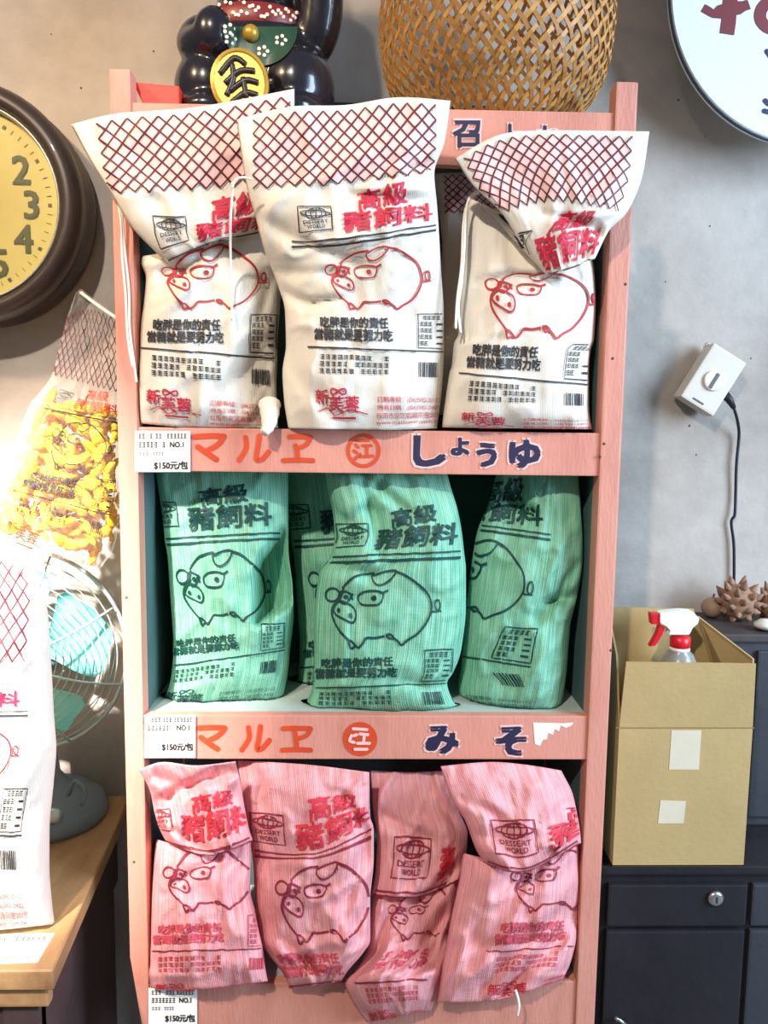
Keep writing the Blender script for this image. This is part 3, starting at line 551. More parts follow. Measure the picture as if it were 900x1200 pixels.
bg4, Sg4 = feed_bag('green feed bag leaning by the right post, only half its pig showing', grows(G4L, G4R, dyR, [(.1, .05)], .045, .06, [470, 460, 450, 450, 460, 500, 530, 555, 560, 560, 480, 450], [820, 820, 815, 815, 810, 800, 800, 795]), FG, CG, 24, GG, .0042, [(.95, .4, .7, .62, .016, .05), (.1, .15, .5, .22, .012, .04), (.3, .02, .35, .2, .01, .04)], skip=('net',), zmin=Z2t, rackz=0, pockets=[([(690, 690), (664, 694), (640, 706), (664, 706), (690, 712)], .03, 8)])
# pink
P1 = [(200, [(163, 902), (190, 893), (230, 897), (276, 892)], (-0.030, -0.055), .004, 0.002, 230, 600), (330, [(176, 928), (230, 922), (282, 918)], (-0.010, -0.035), .02, 0.016, 262, 625), (420, [(181, 952), (230, 950), (286, 942)], (0.000, -0.025), .034, 0.040, 270, 640), (500, [(188, 974), (240, 984), (292, 972)], (0.000, -0.025), .042, 0.048, 285, 650), (540, [(196, 988), (245, 1002), (296, 984)], (0.004, -0.021), .04, 0.048, 300, 655),
      (555, [(184, 984), (240, 996), (294, 986)], (0.030, 0.005), .03, 0.048, 282, 650), (590, [(180, 1012), (294, 1006)], (0.022, -0.003), .045, 0.056, 276, 640), (680, [(178, 1045), (293, 1040)], (0.018, -0.007), .05, 0.056, 272, 636), (745, [(177, 1066), (298, 1064)], (0.015, -0.010), .052, 0.056, 270, 650), (775, [(176, 1084), (301, 1080)], (0.012, -0.013), .05, 0.056, 268, 660), (850, [(176, 1106), (306, 1102)], (0.008, -0.017), .048, 0.048, 268, 676), (875, [(175, 1114), (308, 1111)], (0.006, -0.019), .046, 0.040, 266, 682), (960, [(174, 1140), (311, 1134)], (0.000, -0.025), .04, 0.016, 264, 690), (1040, [(177, 1158), (230, 1160), (314, 1150)], (-0.008, -0.033), .02, 0.003, 266, 698)]
bp1, Sp1 = feed_bag('pink feed bag with ruffled flap and folded pig beside left post', P1, FP, CP, 31, GP, .0062, [(.1, .62, .9, .42, .008, .04), (.1, .05, .5, .12, .01, .05), (.5, .12, .8, .03, .008, .05), (.15, .3, .5, .36, .008, .04)], skip=('net',), rackz=Z3t, pockets=[([(180, 938), (200, 926), (240, 906), (278, 890), (278, 906), (230, 922), (205, 940), (196, 962), (184, 958)], .024, 7)])
P2 = [(150, [(277, 891), (360, 896), (433, 905)], (0.030, -0.014), .006, 0.004, 178, 646), (370, [(285, 938), (360, 936), (433, 930)], (0.030, -0.014), .03, 0.028, 202, 640), (480, [(292, 982), (370, 988), (434, 958)], (0.030, -0.014), .04, 0.042, 220, 640), (530, [(295, 998), (370, 1002), (438, 972)], (0.030, -0.014), .045, 0.049, 228, 648), (565, [(297, 1015), (370, 1014), (438, 1004)], (0.030, -0.014), .05, 0.049, 236, 650), (650, [(299, 1056), (434, 1052)], (0.030, -0.014), .052, 0.049, 242, 646), (745, [(306, 1104), (434, 1102)], (0.026, -0.018), .05, 0.042, 262, 646), (775, [(314, 1118), (426, 1116)], (0.022, -0.022), .046, 0.035, 270, 620), (850, [(334, 1144), (406, 1140)], (0.018, -0.026), .036, 0.014, 284, 556), (885, [(339, 1159), (400, 1150)], (0.016, -0.028), .02, 0.004, 290, 545)]
bp2, Sp2 = feed_bag('pink feed bag with flat straight top and complete pig on lowest shelf', P2, FP, CP, 32, GP, .0062, [(.2, .8, .5, .95, .01, .06), (.95, .4, .7, .75, .012, .07), (.8, .15, .95, .45, .012, .05)], skip=('net',), rackz=Z3t, pockets=[([(440, 1000), (432, 1040), (410, 1090), (420, 1100), (440, 1060)], .02, 9), ([(296, 1100), (330, 1130), (352, 1128), (318, 1096)], -.016, 10)])
P3 = [(100, [(434, 903), (480, 905), (525, 903)], (0.045, 0.075), .006, 0.004, 150, 440), (300, [(437, 948), (536, 946)], (0.045, 0.075), .03, 0.024, 165, 445), (400, [(442, 980), (548, 976)], (0.040, 0.070), .04, 0.036, 172, 450), (480, [(440, 1022), (495, 1026), (546, 1004)], (0.035, 0.065), .045, 0.042, 180, 470), (545, [(436, 1048), (490, 1050), (543, 1027)], (0.031, 0.061), .046, 0.042, 200, 520),
      (555, [(438, 1042), (490, 1046), (540, 1030)], (0.055, 0.085), .03, 0.036, 240, 640), (600, [(436, 1062), (536, 1056)], (0.041, 0.071), .04, 0.036, 240, 640), (745, [(432, 1102), (530, 1096)], (0.033, 0.063), .042, 0.036, 236, 640), (775, [(428, 1118), (528, 1110)], (0.029, 0.059), .042, 0.030, 230, 640), (850, [(416, 1138), (522, 1132)], (0.017, 0.047), .042, 0.018, 226, 640), (875, [(404, 1152), (518, 1146)], (0.011, 0.041), .04, 0.007, 215, 630), (960, [(414, 1176), (512, 1168)], (0.007, 0.037), .034, 0.005, 226, 620), (1060, [(430, 1198), (505, 1184)], (0.005, 0.035), .016, 0.002, 260, 620)]
bp3, Sp3 = feed_bag('narrow pink feed bag squeezed between neighbours, slumping over lowest rail', P3, FP, CP, 33, GP, .0062, [(.1, .15, .6, .25, .01, .05), (.2, .55, .05, .85, .014, .06), (.9, .6, .5, .8, .014, .05), (.5, .45, 1, .38, .012, .05)], skip=('net',), rackz=Z3t, pockets=[([(474, 1146), (530, 1082), (540, 1090), (510, 1132)], .026, 7), ([(434, 1060), (460, 1056), (440, 1100), (418, 1130), (406, 1140)], -.016, 8)], umax=.86)
P4 = [(150, [(516, 898), (572, 893), (615, 896), (658, 903)], (-0.035, -0.010), .006, 0.003, 100, 420), (300, [(530, 938), (600, 926), (671, 930)], (-0.039, -0.014), .024, 0.014, 130, 446), (400, [(545, 962), (610, 958), (676, 952)], (-0.041, -0.016), .036, 0.028, 160, 455), (500, [(558, 996), (615, 1010), (680, 976)], (-0.041, -0.016), .042, 0.035, 178, 462), (545, [(567, 1010), (614, 1021), (681, 987)], (-0.037, -0.012), .042, 0.035, 190, 470),
      (556, [(544, 1000), (612, 1012), (680, 990)], (-0.005, 0.020), .03, 0.035, 125, 590), (640, [(538, 1032), (612, 1034), (680, 1024)], (-0.011, 0.014), .045, 0.049, 120, 588), (745, [(530, 1070), (680, 1064)], (-0.015, 0.010), .05, 0.049, 115, 585), (775, [(527, 1084), (679, 1078)], (-0.017, 0.008), .05, 0.042, 112, 585), (850, [(523, 1110), (676, 1100)], (-0.021, 0.004), .048, 0.035, 108, 584), (875, [(521, 1118), (674, 1108)], (-0.025, 0.000), .046, 0.021, 106, 583), (960, [(516, 1146), (668, 1130)], (-0.031, -0.006), .042, 0.008, 104, 580), (1080, [(512, 1175), (586, 1171), (660, 1147)], (-0.033, -0.008), .018, 0.003, 100, 575)]
bp4, Sp4 = feed_bag('pink feed bag with top folded forward over its pig, by right post', P4, FP, CP, 34, GP, .0062, [(.95, .62, .35, .95, .016, .05), (.05, .7, .3, .8, .006, .06), (.1, .12, .3, .2, .01, .05)], skip=('net',), rackz=Z3t, pockets=[([(686, 1048), (688, 1076), (640, 1128), (600, 1160), (584, 1168), (610, 1132), (650, 1088)], .028, 8)])
# white bag on the table at left
ZTAB = at(147, 938, .3).z
TB = [(40, [(-140, 640), (-60, 632), (30, 660)], -.1, .004, .004, 90, 700), (200, [(-146, 720), (56, 716)], -.09, .03, .03, 90, 760), (340, [(-150, 778), (60, 776)], -.085, .05, .05, 100, 790), (430, [(-150, 818), (62, 812)], -.08, .06, .06, 110, 800), (530, [(-150, 838), (63, 834)], -.08, .065, .065, 120, 800), (640, [(-150, 876), (66, 876)], -.08, .068, .068, 130, 806), (745, [(-150, 918), (63, 916)], -.08, .068, .068, 130, 810), (865, [(-150, 972), (58, 974)], -.08, .068, .068, 130, 830), (960, [(-150, 1014), (58, 1016)], -.08, .066, .066, 130, 820), (1060, [(-148, 1056), (61, 1058)], -.08, .055, .055, 130, 810), (1140, [(-145, 1084), (-40, 1092), (64, 1083)], -.08, .035, .035, 130, 800)]
btb, Stb = feed_bag('brightly lit white feed bag standing on the wooden table', TB, FW_, CW, 41, 'white feed bags off the rack', .004, fill=TINT, zmin=ZTAB)
def cord(parent, pts, r=.0016, name='drawstring'):
    P = [at(*p) for p in pts]; mk(name, *tube(catmull(P, 6), r, 6), CORD, parent, True)
cord(bag1, [(140, 232, -.03), (144, 262, -.02), (147, 300, -.012), (151, 340, -.01), (152, 385, -.01), (157, 425, -.012), (160, 448, -.01)])
cord(bag1, [(137, 228, -.03), (142, 262, -.022), (143, 300, -.014), (147, 345, -.012), (149, 390, -.012), (155, 430, -.014)])
cord(bag1, [(272, 214, -.11), (272, 228, -.1), (270, 260, -.085), (270, 290, -.06), (271, 330, -.04), (272, 375, -.04)])
cord(bag1, [(296, 210, -.114), (284, 208, -.114), (276, 211, -.112), (272, 220, -.108)])
cord(bag3, [(565, 222, -.01), (551, 230, -.012), (546, 250, -.02), (544, 290, -.03), (541, 330, -.03), (537, 360, -.03), (540, 390, -.034)], .0018)
cord(bag3, [(563, 224, -.01), (549, 236, -.014), (543, 262, -.02), (541, 310, -.03), (536, 350, -.03), (534, 385, -.034)], .0018)
mk('twisted_corner', *tube(catmull([at(316, 474, .01), at(316, 488, -.008), at(314, 500, -.026), at(309, 508, -.034)], 6), [.0165-.0006*i+.0005*math.sin(i*1.6) for i in range(19)], 12), FW_, bag1, True)
cord(bp4, [(604, 1160, -.045), (607, 1170, -.048), (608, 1180, -.048), (606, 1190, -.046)], .0022, 'string_end')

# ------------------------------------------------------------------ wall clock
CLK = at(-49, 235, .235); cs = mpp(20, 240, .235)
t = thing('wall_clock', 'round wall clock with yellow dial and thick dark brown case', 'clock', (CLK.x, WY, CLK.z))
RC = Matrix.Translation(CLK) @ Matrix.Rotation(PI/2, 4, 'X')      # local z -> -Y (towards the room)
BROWN = mat('dark_brown_lacquer', (58, 46, 42), .38, rgb2=(44, 34, 32), vscale=6, thr=(.3, .6), coat=.2)
R = 114*cs; O = 143*cs; D0 = WY-.235
mk('case', *lathe([(O*.93, -D0+.001), (O*.99, -D0+.012), (O*1.0, -D0+.03), (O*.965, -D0+.045), (O*.96, -.045), (O*.99, -.035), (O*1.0, -.018), (O*.97, -.002), (O*.9, .006), (R*1.06, .002), (R*1.03, -.012), (R*1.03, -.03), (.02, -.03)], 72, RC, False), BROWN, t, True)
mk('chrome_rim', *lathe([(R*1.035, -.012), (R*1.03, -.004), (R*1.01, -.004), (R*.995, -.02)], 72, RC, False), mat('aged_chrome', (190, 186, 170), .3, metal=.7), t, True)
mk('dial', *lathe([(R*1.0, -.022), (R*1.0, -.0205), (.002, -.0205)], 72, RC), mat('yellowed_dial', (188, 178, 104), .5, rgb2=(168, 150, 82), vscale=4, thr=(.25, .7)), t)
OLIVE = mat('olive_numeral_paint', (70, 74, 42), .5)
def dialp(r, a): return CLK+Vector((r*math.sin(a), 0.0195, r*math.cos(a)))
for h in range(1, 13):
    a = h*PI/6; hh = .0225; st = str(h)
    for di, ch in enumerate(st):
        c = dialp(80*cs, a)+Vector(((di-(len(st)-1)/2)*.024, 0, 0)); V, Fs = text_tris(ch, 0); lo, hi = V.min(0), V.max(0); sc_ = 2*hh/(hi[1]-lo[1]); mid = (lo+hi)/2
        parts = [([c+Vector(((v[0]-mid[0])*sc_+ex, -.0002*k, (v[1]-mid[1])*sc_+ez)) for v in V], Fs) for k, (ex, ez) in enumerate(((-.0014, -.0014), (.0014, -.0014), (-.0014, .0014), (.0014, .0014)))]
        mk('numeral', *merge(parts), OLIVE, t)
for k in range(60):
    a = k*PI/30; c = dialp(102*cs, a); big = k % 5 == 0; w2, l2 = (.0028, .003) if big else (.0005, .004); tx = Vector((math.cos(a), 0, -math.sin(a))); ty = Vector((math.sin(a), 0, math.cos(a)))
    mk('minute_mark', [c-tx*w2-ty*l2, c+tx*w2-ty*l2, c+tx*w2+ty*l2, c-tx*w2+ty*l2], [(0, 1, 2, 3)], OLIVE, t)
for nm, a, l, w2 in (('hour_hand', 5.2, .085, .005), ('minute_hand', 4.1, .13, .0035)):
    ty = Vector((math.sin(a), 0, math.cos(a))); tx = Vector((math.cos(a), 0, -math.sin(a))); c = CLK+Vector((0, .012, 0))
    V, Fs = hexa([c-tx*w2-ty*.02, c+tx*w2-ty*.02, c+tx*w2-ty*.02+Vector((0, .0015, 0)), c-tx*w2-ty*.02+Vector((0, .0015, 0)), c-tx*w2*.3+ty*l, c+tx*w2*.3+ty*l, c+tx*w2*.3+ty*l+Vector((0, .0015, 0)), c-tx*w2*.3+ty*l+Vector((0, .0015, 0))])
    mk(nm, V, Fs, OLIVE, t)
mk('hand_hub', *lathe([(.008, -.012), (.008, -.006), (.003, -.004)], 20, RC), OLIVE, t, True)

# ------------------------------------------------------------------ round sign on the wall
SY = .24; SGN = at(960, -13, SY); sr = 172*mpp(880, 60, SY)
t = thing('round_sign', 'large round white sign with dark red lettering on the wall', 'sign', (SGN.x, WY, SGN.z))
RS = Matrix.Translation(SGN) @ Matrix.Rotation(PI/2, 4, 'X')
mk('sign_board', *lathe([(sr*.97, -.02), (sr, -.018), (sr, -.002), (sr*.992, 0)], 80, RS), mat('pale_sign_paint', (226, 236, 238), .5, .03, 3, bump=.1), t)
mk('sign_rim', *tube([SGN+Vector((sr*math.cos(a), .006, sr*math.sin(a))) for a in np.linspace(0, 2*PI, 80, endpoint=False)], .0035, 8, True), mat('sign_edge', (70, 72, 78), .6), t, True)
mk('wall_bracket', *boxg(SGN.x-.02, SGN.x+.02, SY+.02, WY, SGN.z-.05, SGN.z+.05), DWOOD, t)
DRED = mat('dark_red_sign_paint', (120, 44, 48), .5); SF = SY-.0008
P = Pr(); P.line([(824, 9), (836, 16), (850, 12), (866, 9), (878, 5)], [10, 16, 16, 12]); P.line([(856, -30), (856, 0), (854, 26), (852, 40)], 17); P.flat('sign_letter', DRED, t, face(SF))
P = Pr(); P.line(catmull([(905, -2), (893, 10), (892, 24), (905, 34), (930, 30)], 5), 14); P.flat('sign_letter', DRED, t, face(SF))
P = Pr(); P.line(catmull([(940, -10), (980, 0), (1010, -10)], 5), 14); P.line([(975, -40), (975, 40)], 14); P.flat('sign_letter', DRED, t, face(SF))
for q in ([(899, 60), (903, 66)], [(897, 118), (902, 122), (906, 114)], [(896, 130), (903, 132)]):
    P = Pr(); P.brush(q, 6); P.flat('sign_small_letter', INK, t, face(SF))

# ------------------------------------------------------------------ beckoning cat figure on the rack top
CY = .15; ms = mpp(300, 80, CY)
def C(px, py, d=0): p = at(px, py, CY); p.y += d; return p
cbase = at(305, 140, CY); cbase.z = ZB
t = thing('beckoning_cat_figure', 'black ceramic beckoning cat with red collar and gold coin on rack top', 'figurine', cbase)
def E_(px, py, rx, rz, ry, d=0): return ellips(C(px, py, d), (rx*ms, ry, rz*ms), 24, 16)
parts = [E_(303, 92, 78, 78, .085), E_(303, 58, 62, 62, .075), E_(252, 118, 42, 46, .07, -.03), E_(350, 116, 44, 48, .07, -.03), E_(302, -50, 74, 62, .082, -.005), E_(303, 20, 50, 40, .06),
         E_(255, 152, 36, 20, .06, -.06), E_(348, 152, 36, 20, .06, -.06)]
parts += [tube(catmull([C(352, 62), C(368, 55, -.02), C(376, 20, -.03), C(374, -30, -.04), C(366, -75, -.05)], 5), [.03+.006*math.sin(i/20*PI) for i in range(21)], 14), E_(364, -84, 25, 24, .034, -.052)]
parts += [tube(catmull([C(262, 40, .0), C(240, 52, -.03), C(236, 72, -.055), C(258, 74, -.088)], 5), [.03-.0004*i for i in range(16)], 14), E_(262, 68, 22, 26, .026, -.088)]
for sx in (-1, 1): parts.append(tube([C(302+sx*48, -85), C(302+sx*56, -118), C(302+sx*58, -135)], [.035, .018, .004], 12))
parts.append(lathe([(.105, .002), (.11, .01), (.105, .05)], 28, Matrix.Translation(cbase) @ Matrix.Scale(.8, 4, (0, 1, 0))))
tmp = mk('body', *merge(parts), mat('black_glazed_ceramic', (20, 20, 25), .25, rgb2=(30, 28, 35), vscale=9, thr=(.35, .7), coat=.5), None, True)
md = tmp.modifiers.new('r', 'REMESH'); md.mode = 'VOXEL'; md.voxel_size = .004; md.use_smooth_shade = True
sm = tmp.modifiers.new('s', 'SMOOTH'); sm.iterations = 5; sm.factor = .6
bpy.context.view_layer.update(); me = bpy.data.meshes.new_from_object(tmp.evaluated_get(bpy.context.evaluated_depsgraph_get())); me.polygons.foreach_set('use_smooth', [True]*len(me.polygons))
tmp.modifiers.clear(); tmp.data = me; put(tmp, t)
for v in me.vertices: v.co.z = max(v.co.z, ZB+.001)
if not me.materials: me.materials.append(MC['black_glazed_ceramic'])
from mathutils.bvhtree import BVHTree
bvh = BVHTree.FromPolygons([v.co.copy() for v in me.vertices], [tuple(p.vertices) for p in me.polygons])
def onbody(px, py, off=.002):
    d = Vector(FW + R2*((px-450)/F) - U2*((py-600)/F)).normalized(); h = bvh.ray_cast(Vector(CAM), d)
    return (h[0]-d*off, h[1]) if h[0] else (at(px, py, CY-.06), Vector((0, -1, 0)))
REDC = mat('red_collar_paint', (122, 36, 36), .4, .15, 20); GREENB = mat('green_bib_paint', (40, 70, 52), .4, .15, 20); GOLD = mat('gold_paint', (176, 138, 52), .38, .2, 30, metal=.4); DOT = mat('cream_dot_paint', (240, 226, 200), .5)
cc = C(302, 38, .0); rx, ry = 58*ms, .072
V = []; n = 48
for k in range(n):
    a = 2*PI*k/n
    for dz, s_ in ((-12*ms, 1.0), (-6*ms, 1.05), (6*ms, 1.05), (12*ms, 1.0)): V.append((cc.x+rx*s_*math.cos(a), cc.y+ry*s_*math.sin(a), cc.z+dz+.004*math.sin(a)))
col = mk('collar', V, [(k*4+j, ((k+1) % n)*4+j, ((k+1) % n)*4+j+1, k*4+j+1) for k in range(n) for j in range(3)], REDC, t, True)
col['label'] = 'red collar with cream dots'
dm = bpy.data.meshes.new('dot'); v_, f_ = ellips((0, 0, 0), (.0028, .0016, .0028), 8, 5); dm.from_pydata([tuple(p) for p in v_], [], f_); dm.materials.append(DOT)
def dot(p, parent):
    o = bpy.data.objects.new('dot', dm); COL.objects.link(o); o.location = p; put(o, parent)
    o.location = p
for k in range(60):
    a = PI+PI*(k+.5)/60; dz = random.uniform(-9, 9)*ms; dot((cc.x+rx*1.05*math.cos(a), cc.y+ry*1.06*math.sin(a), cc.z+dz), col)
V = []; Fs = []; nr, na = 8, 24
bx0, by0, brx, bry = 305, 31, 44, 46
for i in range(nr+1):
    for k in range(na+1):
        a = PI*k/na; q = i/nr; p, nn = onbody(bx0+brx*q*math.cos(a), by0+bry*q*math.sin(a), .0035); V.append(p)
for i in range(nr):
    for k in range(na): a = i*(na+1)+k; Fs.append((a, a+1, a+na+2, a+na+1))
bib = mk('bib', V, Fs, GREENB, t, True)
for fx, fy in ((268, 34), (308, 60), (329, 47), (270, 46)):
    for k in range(5): a = 2*PI*k/5; dot(onbody(fx+5.5*math.cos(a), fy+5*math.sin(a), .0045)[0], bib)
p, _ = onbody(294, 39, .008); mk('bell', *ellips(p, (9*ms, 9*ms, 9*ms), 16, 10), GOLD, t, True); 
# coin
cc2 = at(281, 97, .034)
RK = Matrix.Translation(cc2) @ Matrix.Rotation(math.radians(-14), 4, 'Y') @ Matrix.Rotation(PI/2, 4, 'X') @ Matrix.Diagonal((31*ms, 35*ms, 1, 1))
coin = mk('coin', *lathe([(1, -.005), (1.0, .003), (.9, .0045), (.86, .003)], 40, RK), GOLD, t)
for pts in ([(-.6, .35), (0, .7), (.35, .45)], [(-.5, .05), (.1, .3), (.6, .2)], [(-.1, .55), (-.2, .1), (-.55, -.3)], [(-.4, -.2), (.2, 0), (.62, -.15)], [(.15, .1), (.1, -.5)], [(-.45, -.55), (.1, -.35), (.5, -.5)]):
    mk('coin_stroke', *tube([RK @ Vector((a, b, .0035)) for a, b in catmull(pts, 5)], .0042, 6), mat('coin_black', (36, 32, 32), .4), coin, True)
# face (above the picture edge)
for sx in (-1, 1):
    p, _ = onbody(302+sx*26, -55, .002); mk('eye', *ellips(p, (.014, .006, .012), 14, 8), GOLD, t, True); mk('pupil', *ellips(p-Vector((0, .005, 0)), (.006, .003, .009), 10, 6), mat('pupil_black', (10, 10, 10), .3), t, True)
p, _ = onbody(302, -38, .001); mk('nose', *ellips(p, (.008, .005, .006), 10, 6), mat('cat_nose', (190, 90, 90), .4), t, True)
# red panel behind the cat
rx0, rx1, ztop = at(163, 110, .035).x, at(211, 110, .035).x, at(180, 98, .035).z
bevel(tag(mk('red_box', *hexa([(rx0+.014, .03, ZB+.0005), (rx1, .03, ZB+.0005), (rx1, .062, ZB+.0005), (rx0+.014, .062, ZB+.0005), (rx0-.008, .03, ztop), (rx1, .03, ztop-.004), (rx1, .062, ztop-.004), (rx0-.008, .062, ztop)]), mat('red_lacquer', (206, 50, 32), .5, .06, 6)), 'plain red box between left post and black cat on the rack top', 'box'), .002)

# ------------------------------------------------------------------ bamboo basket
BY = .125; bc = at(578, 130, BY); bc.z = ZB
bs = mpp(581, 40, BY)*135/.188
t = thing('bamboo_basket', 'round open-weave bamboo basket on top of the pink rack', 'basket', bc)
prof = [(0, .085), (.02, .115), (.054, .150), (.08, .170), (.12, .183), (.176, .188), (.24, .178), (.30, .152), (.33, .125)]
pz = np.array([p[0] for p in prof]); prr = np.array([p[1]*bs for p in prof])
def brad(z): return float(pchip(pz, prr[:, None], np.array([min(max(z, 0), .3299)]))[0, 0])
BAM = [mat('bamboo_strip_honey', (186, 132, 62), .5, .2, 18), mat('bamboo_strip_tan', (164, 112, 52), .5, .2, 18)]
NS = 46
for d in (1, -1):
    V = []; Fs = []; n = 56; tw = 2*PI*.25; hw = .003
    for i in range(n+1):
        q = i/n; z = .004+.322*q; a = d*tw*(q-.15)*1.0; r = brad(z)+d*.0012*math.cos(i*PI*.5)
        dzq = 1/n; z2 = .004+.322*(q+dzq); a2 = d*tw*(q+dzq-.15); r2 = brad(z2)
        p = Vector((r*math.cos(a), r*math.sin(a), z)); p2 = Vector((r2*math.cos(a2), r2*math.sin(a2), z2)); tt = (p2-p).normalized()
        slope = (brad(z+.004)-brad(z-.004))/.008; nn = Vector((math.cos(a), math.sin(a), -slope)).normalized(); b = nn.cross(tt).normalized()
        V += [p+b*hw+nn*.0006, p-b*hw+nn*.0006, p-b*hw-nn*.0006, p+b*hw-nn*.0006]
    for i in range(n):
        for k in range(4): k2 = (k+1) % 4; Fs.append((i*4+k, i*4+k2, (i+1)*4+k2, (i+1)*4+k))
    bm_ = bpy.data.meshes.new('bamboo_strip'); bm_.from_pydata([tuple(v) for v in V], [], Fs); bm_.materials.append(BAM[0 if d > 0 else 1])
    for k in range(NS):
        o = bpy.data.objects.new('bamboo_strip', bm_); COL.objects.link(o); o.parent = t; o.rotation_euler = (0, 0, 2*PI*k/NS)
for z, rr in ((.33, .004), (.003, .004)):
    mk('rim_hoop', *tube([bc+Vector((brad(z)*math.cos(a), brad(z)*math.sin(a), max(z, .0055))) for a in np.linspace(0, 2*PI, 48, endpoint=False)], rr, 8, True), BAM[1], t, True)
for k in range(9):
    o = -.08+.16*k/8
    hl = math.sqrt(max(.0001, .085**2-o*o)); mk('base_slat', *boxg(bc.x+o-.008, bc.x+o+.008, bc.y-hl, bc.y+hl, ZB+.0012, ZB+.0032), BAM[k % 2], t)

# ------------------------------------------------------------------ wooden table, card, fan
tr_b = atz(150, 936, ZTAB); tr_f = atz(62, 1137, ZTAB); TX = tr_b.x; TYF = tr_f.y
t = thing('wooden_table', 'worn golden brown wooden table beside the pink rack', 'table', (TX-.4, .1, 0))
top = mk('table_top', *hexa([(-1.3, TYF, ZTAB-.03), (tr_f.x, TYF, ZTAB-.03), (TX, WY-.02, ZTAB-.03), (-1.3, WY-.02, ZTAB-.03), (-1.3, TYF, ZTAB), (tr_f.x, TYF, ZTAB), (TX, WY-.02, ZTAB), (-1.3, WY-.02, ZTAB)]), WOOD, t); bevel(top, .006, 3)
bevel(mk('edge_moulding', *boxg(-1.28, tr_f.x-.012, TYF+.012, TYF+.03, ZTAB-.062, ZTAB-.03), WOOD, t), .004)
bevel(mk('apron', *boxg(-1.27, tr_f.x-.03, TYF+.03, TYF+.05, ZTAB-.16, ZTAB-.03), DWOOD, t))
bevel(mk('apron', *hexa([(tr_f.x-.05, TYF+.05, ZTAB-.16), (tr_f.x-.03, TYF+.05, ZTAB-.16), (TX-.02, WY-.04, ZTAB-.16), (TX-.04, WY-.04, ZTAB-.16), (tr_f.x-.05, TYF+.05, ZTAB-.03), (tr_f.x-.03, TYF+.05, ZTAB-.03), (TX-.02, WY-.04, ZTAB-.03), (TX-.04, WY-.04, ZTAB-.03)]), DWOOD, t))
for x, y in ((tr_f.x-.055, TYF+.05), (-1.24, TYF+.05), (TX-.07, WY-.08), (-1.24, WY-.08)): bevel(mk('leg', *boxg(x-.025, x+.025, y-.025, y+.025, 0, ZTAB-.03), DWOOD, t))
mk('side_panel', *hexa([(tr_f.x-.045, TYF+.07, 0.02), (tr_f.x-.033, TYF+.07, 0.02), (TX-.023, WY-.06, 0.02), (TX-.035, WY-.06, 0.02), (tr_f.x-.045, TYF+.07, ZTAB-.05), (tr_f.x-.033, TYF+.07, ZTAB-.05), (TX-.023, WY-.06, ZTAB-.05), (TX-.035, WY-.06, ZTAB-.05)]), DWOOD, t)
bevel(mk('drawer_front', *boxg(-.9, tr_f.x-.12, TYF+.024, TYF+.03, ZTAB-.15, ZTAB-.07), mat('reddish_wood', (120, 66, 50), .5, .2, 8), t))
tc0 = [atz(-60, 1132, ZTAB), atz(44, 1128, ZTAB), atz(64, 1094, ZTAB), atz(-50, 1096, ZTAB)]
tt = thing('price_card', 'white price card lying flat on the wooden table', 'price tag', tc0[0])
V = [p+Vector((0, 0, .0009)) for p in tc0]; mk('card', V+[p+Vector((0, 0, .0001)) for p in tc0], [(0, 1, 2, 3), (7, 6, 5, 4), (0, 4, 5, 1), (1, 5, 6, 2), (2, 6, 7, 3), (3, 7, 4, 0)], PAPER, tt)
P = Pr(); P.marks(.1, .74, .55, .88, 8, 1); P.marks(.62, .74, .95, .88, 6, 2); P.marks(.1, .46, .5, .6, 7, 3); P.text('$150元/包', .5, .1, .94, .3)
cardf = lambda x, y: (V[0]*(1-x)+V[1]*x)*(1-y)+(V[3]*(1-x)+V[2]*x)*y+Vector((0, 0, .0004))
P.V = [np.stack([v[:, 0], v[:, 1]], 1) for v in P.V]; 
Vt = np.concatenate(P.V); Vt[:, 1] = np.where(True, Vt[:, 1], 0); 
o = mk('card_print', [cardf(x, y) for x, y in Vt], P.F, GREYTXT, tt); o['kind'] = 'stuff'

FY = .2; fc = at(25, 765, FY); fs = mpp(60, 765, FY); fr = 122*fs
fb0 = atz(70, 968, ZTAB); fbx, fby = fc.x+.02, FY+.035
t = thing('electric_fan', 'desk fan with turquoise blades and pale wire guard on wooden table', 'fan', (fbx, fby, ZTAB))
FANG = mat('fan_grey_enamel', (120, 134, 142), .4, .05, 5); TURQ = mat('turquoise_plastic', (120, 216, 210), .35, .04, 5); WIRE = mat('pale_chrome_wire', (196, 208, 206), .3, metal=.5)
mk('base', *lathe([(.105, 0), (.108, .012), (.1, .03), (.075, .05), (.04, .066), (.026, .085), (.022, .12)], 36, Matrix.Translation((fbx, fby, ZTAB))), FANG, t, True)
mk('column', *tube([(fbx, fby, ZTAB+.1), (fbx, fby, ZTAB+.2), (fbx, fby, fc.z-.03)], .018, 14), FANG, t, True)
RFN = Matrix.Translation(fc) @ Matrix.Rotation(PI/2, 4, 'X')
mk('motor_housing', *lathe([(.012, -.115), (.04, -.11), (.055, -.09), (.06, -.05), (.05, -.028), (.018, -.025), (.01, .0)], 28, RFN), FANG, t, True)
mk('hub', *lathe([(.03, -.012), (.032, .008), (.022, .02), (.004, .024)], 24, RFN), TURQ, t, True)
mk('speed_knob', *lathe([(.012, 0), (.013, .012), (.008, .016)], 16, Matrix.Translation((fbx+.045, fby-.075, ZTAB+.04)) @ Matrix.Rotation(PI/3, 4, 'X')), WIRE, t, True)
mk('carry_loop', *tube(catmull([(fbx+.05, fby-.03, ZTAB+.055), (fbx+.065, fby-.035, ZTAB+.085), (fbx+.085, fby-.04, ZTAB+.07), (fbx+.08, fby-.045, ZTAB+.045)], 5), .004, 8), FANG, t, True)
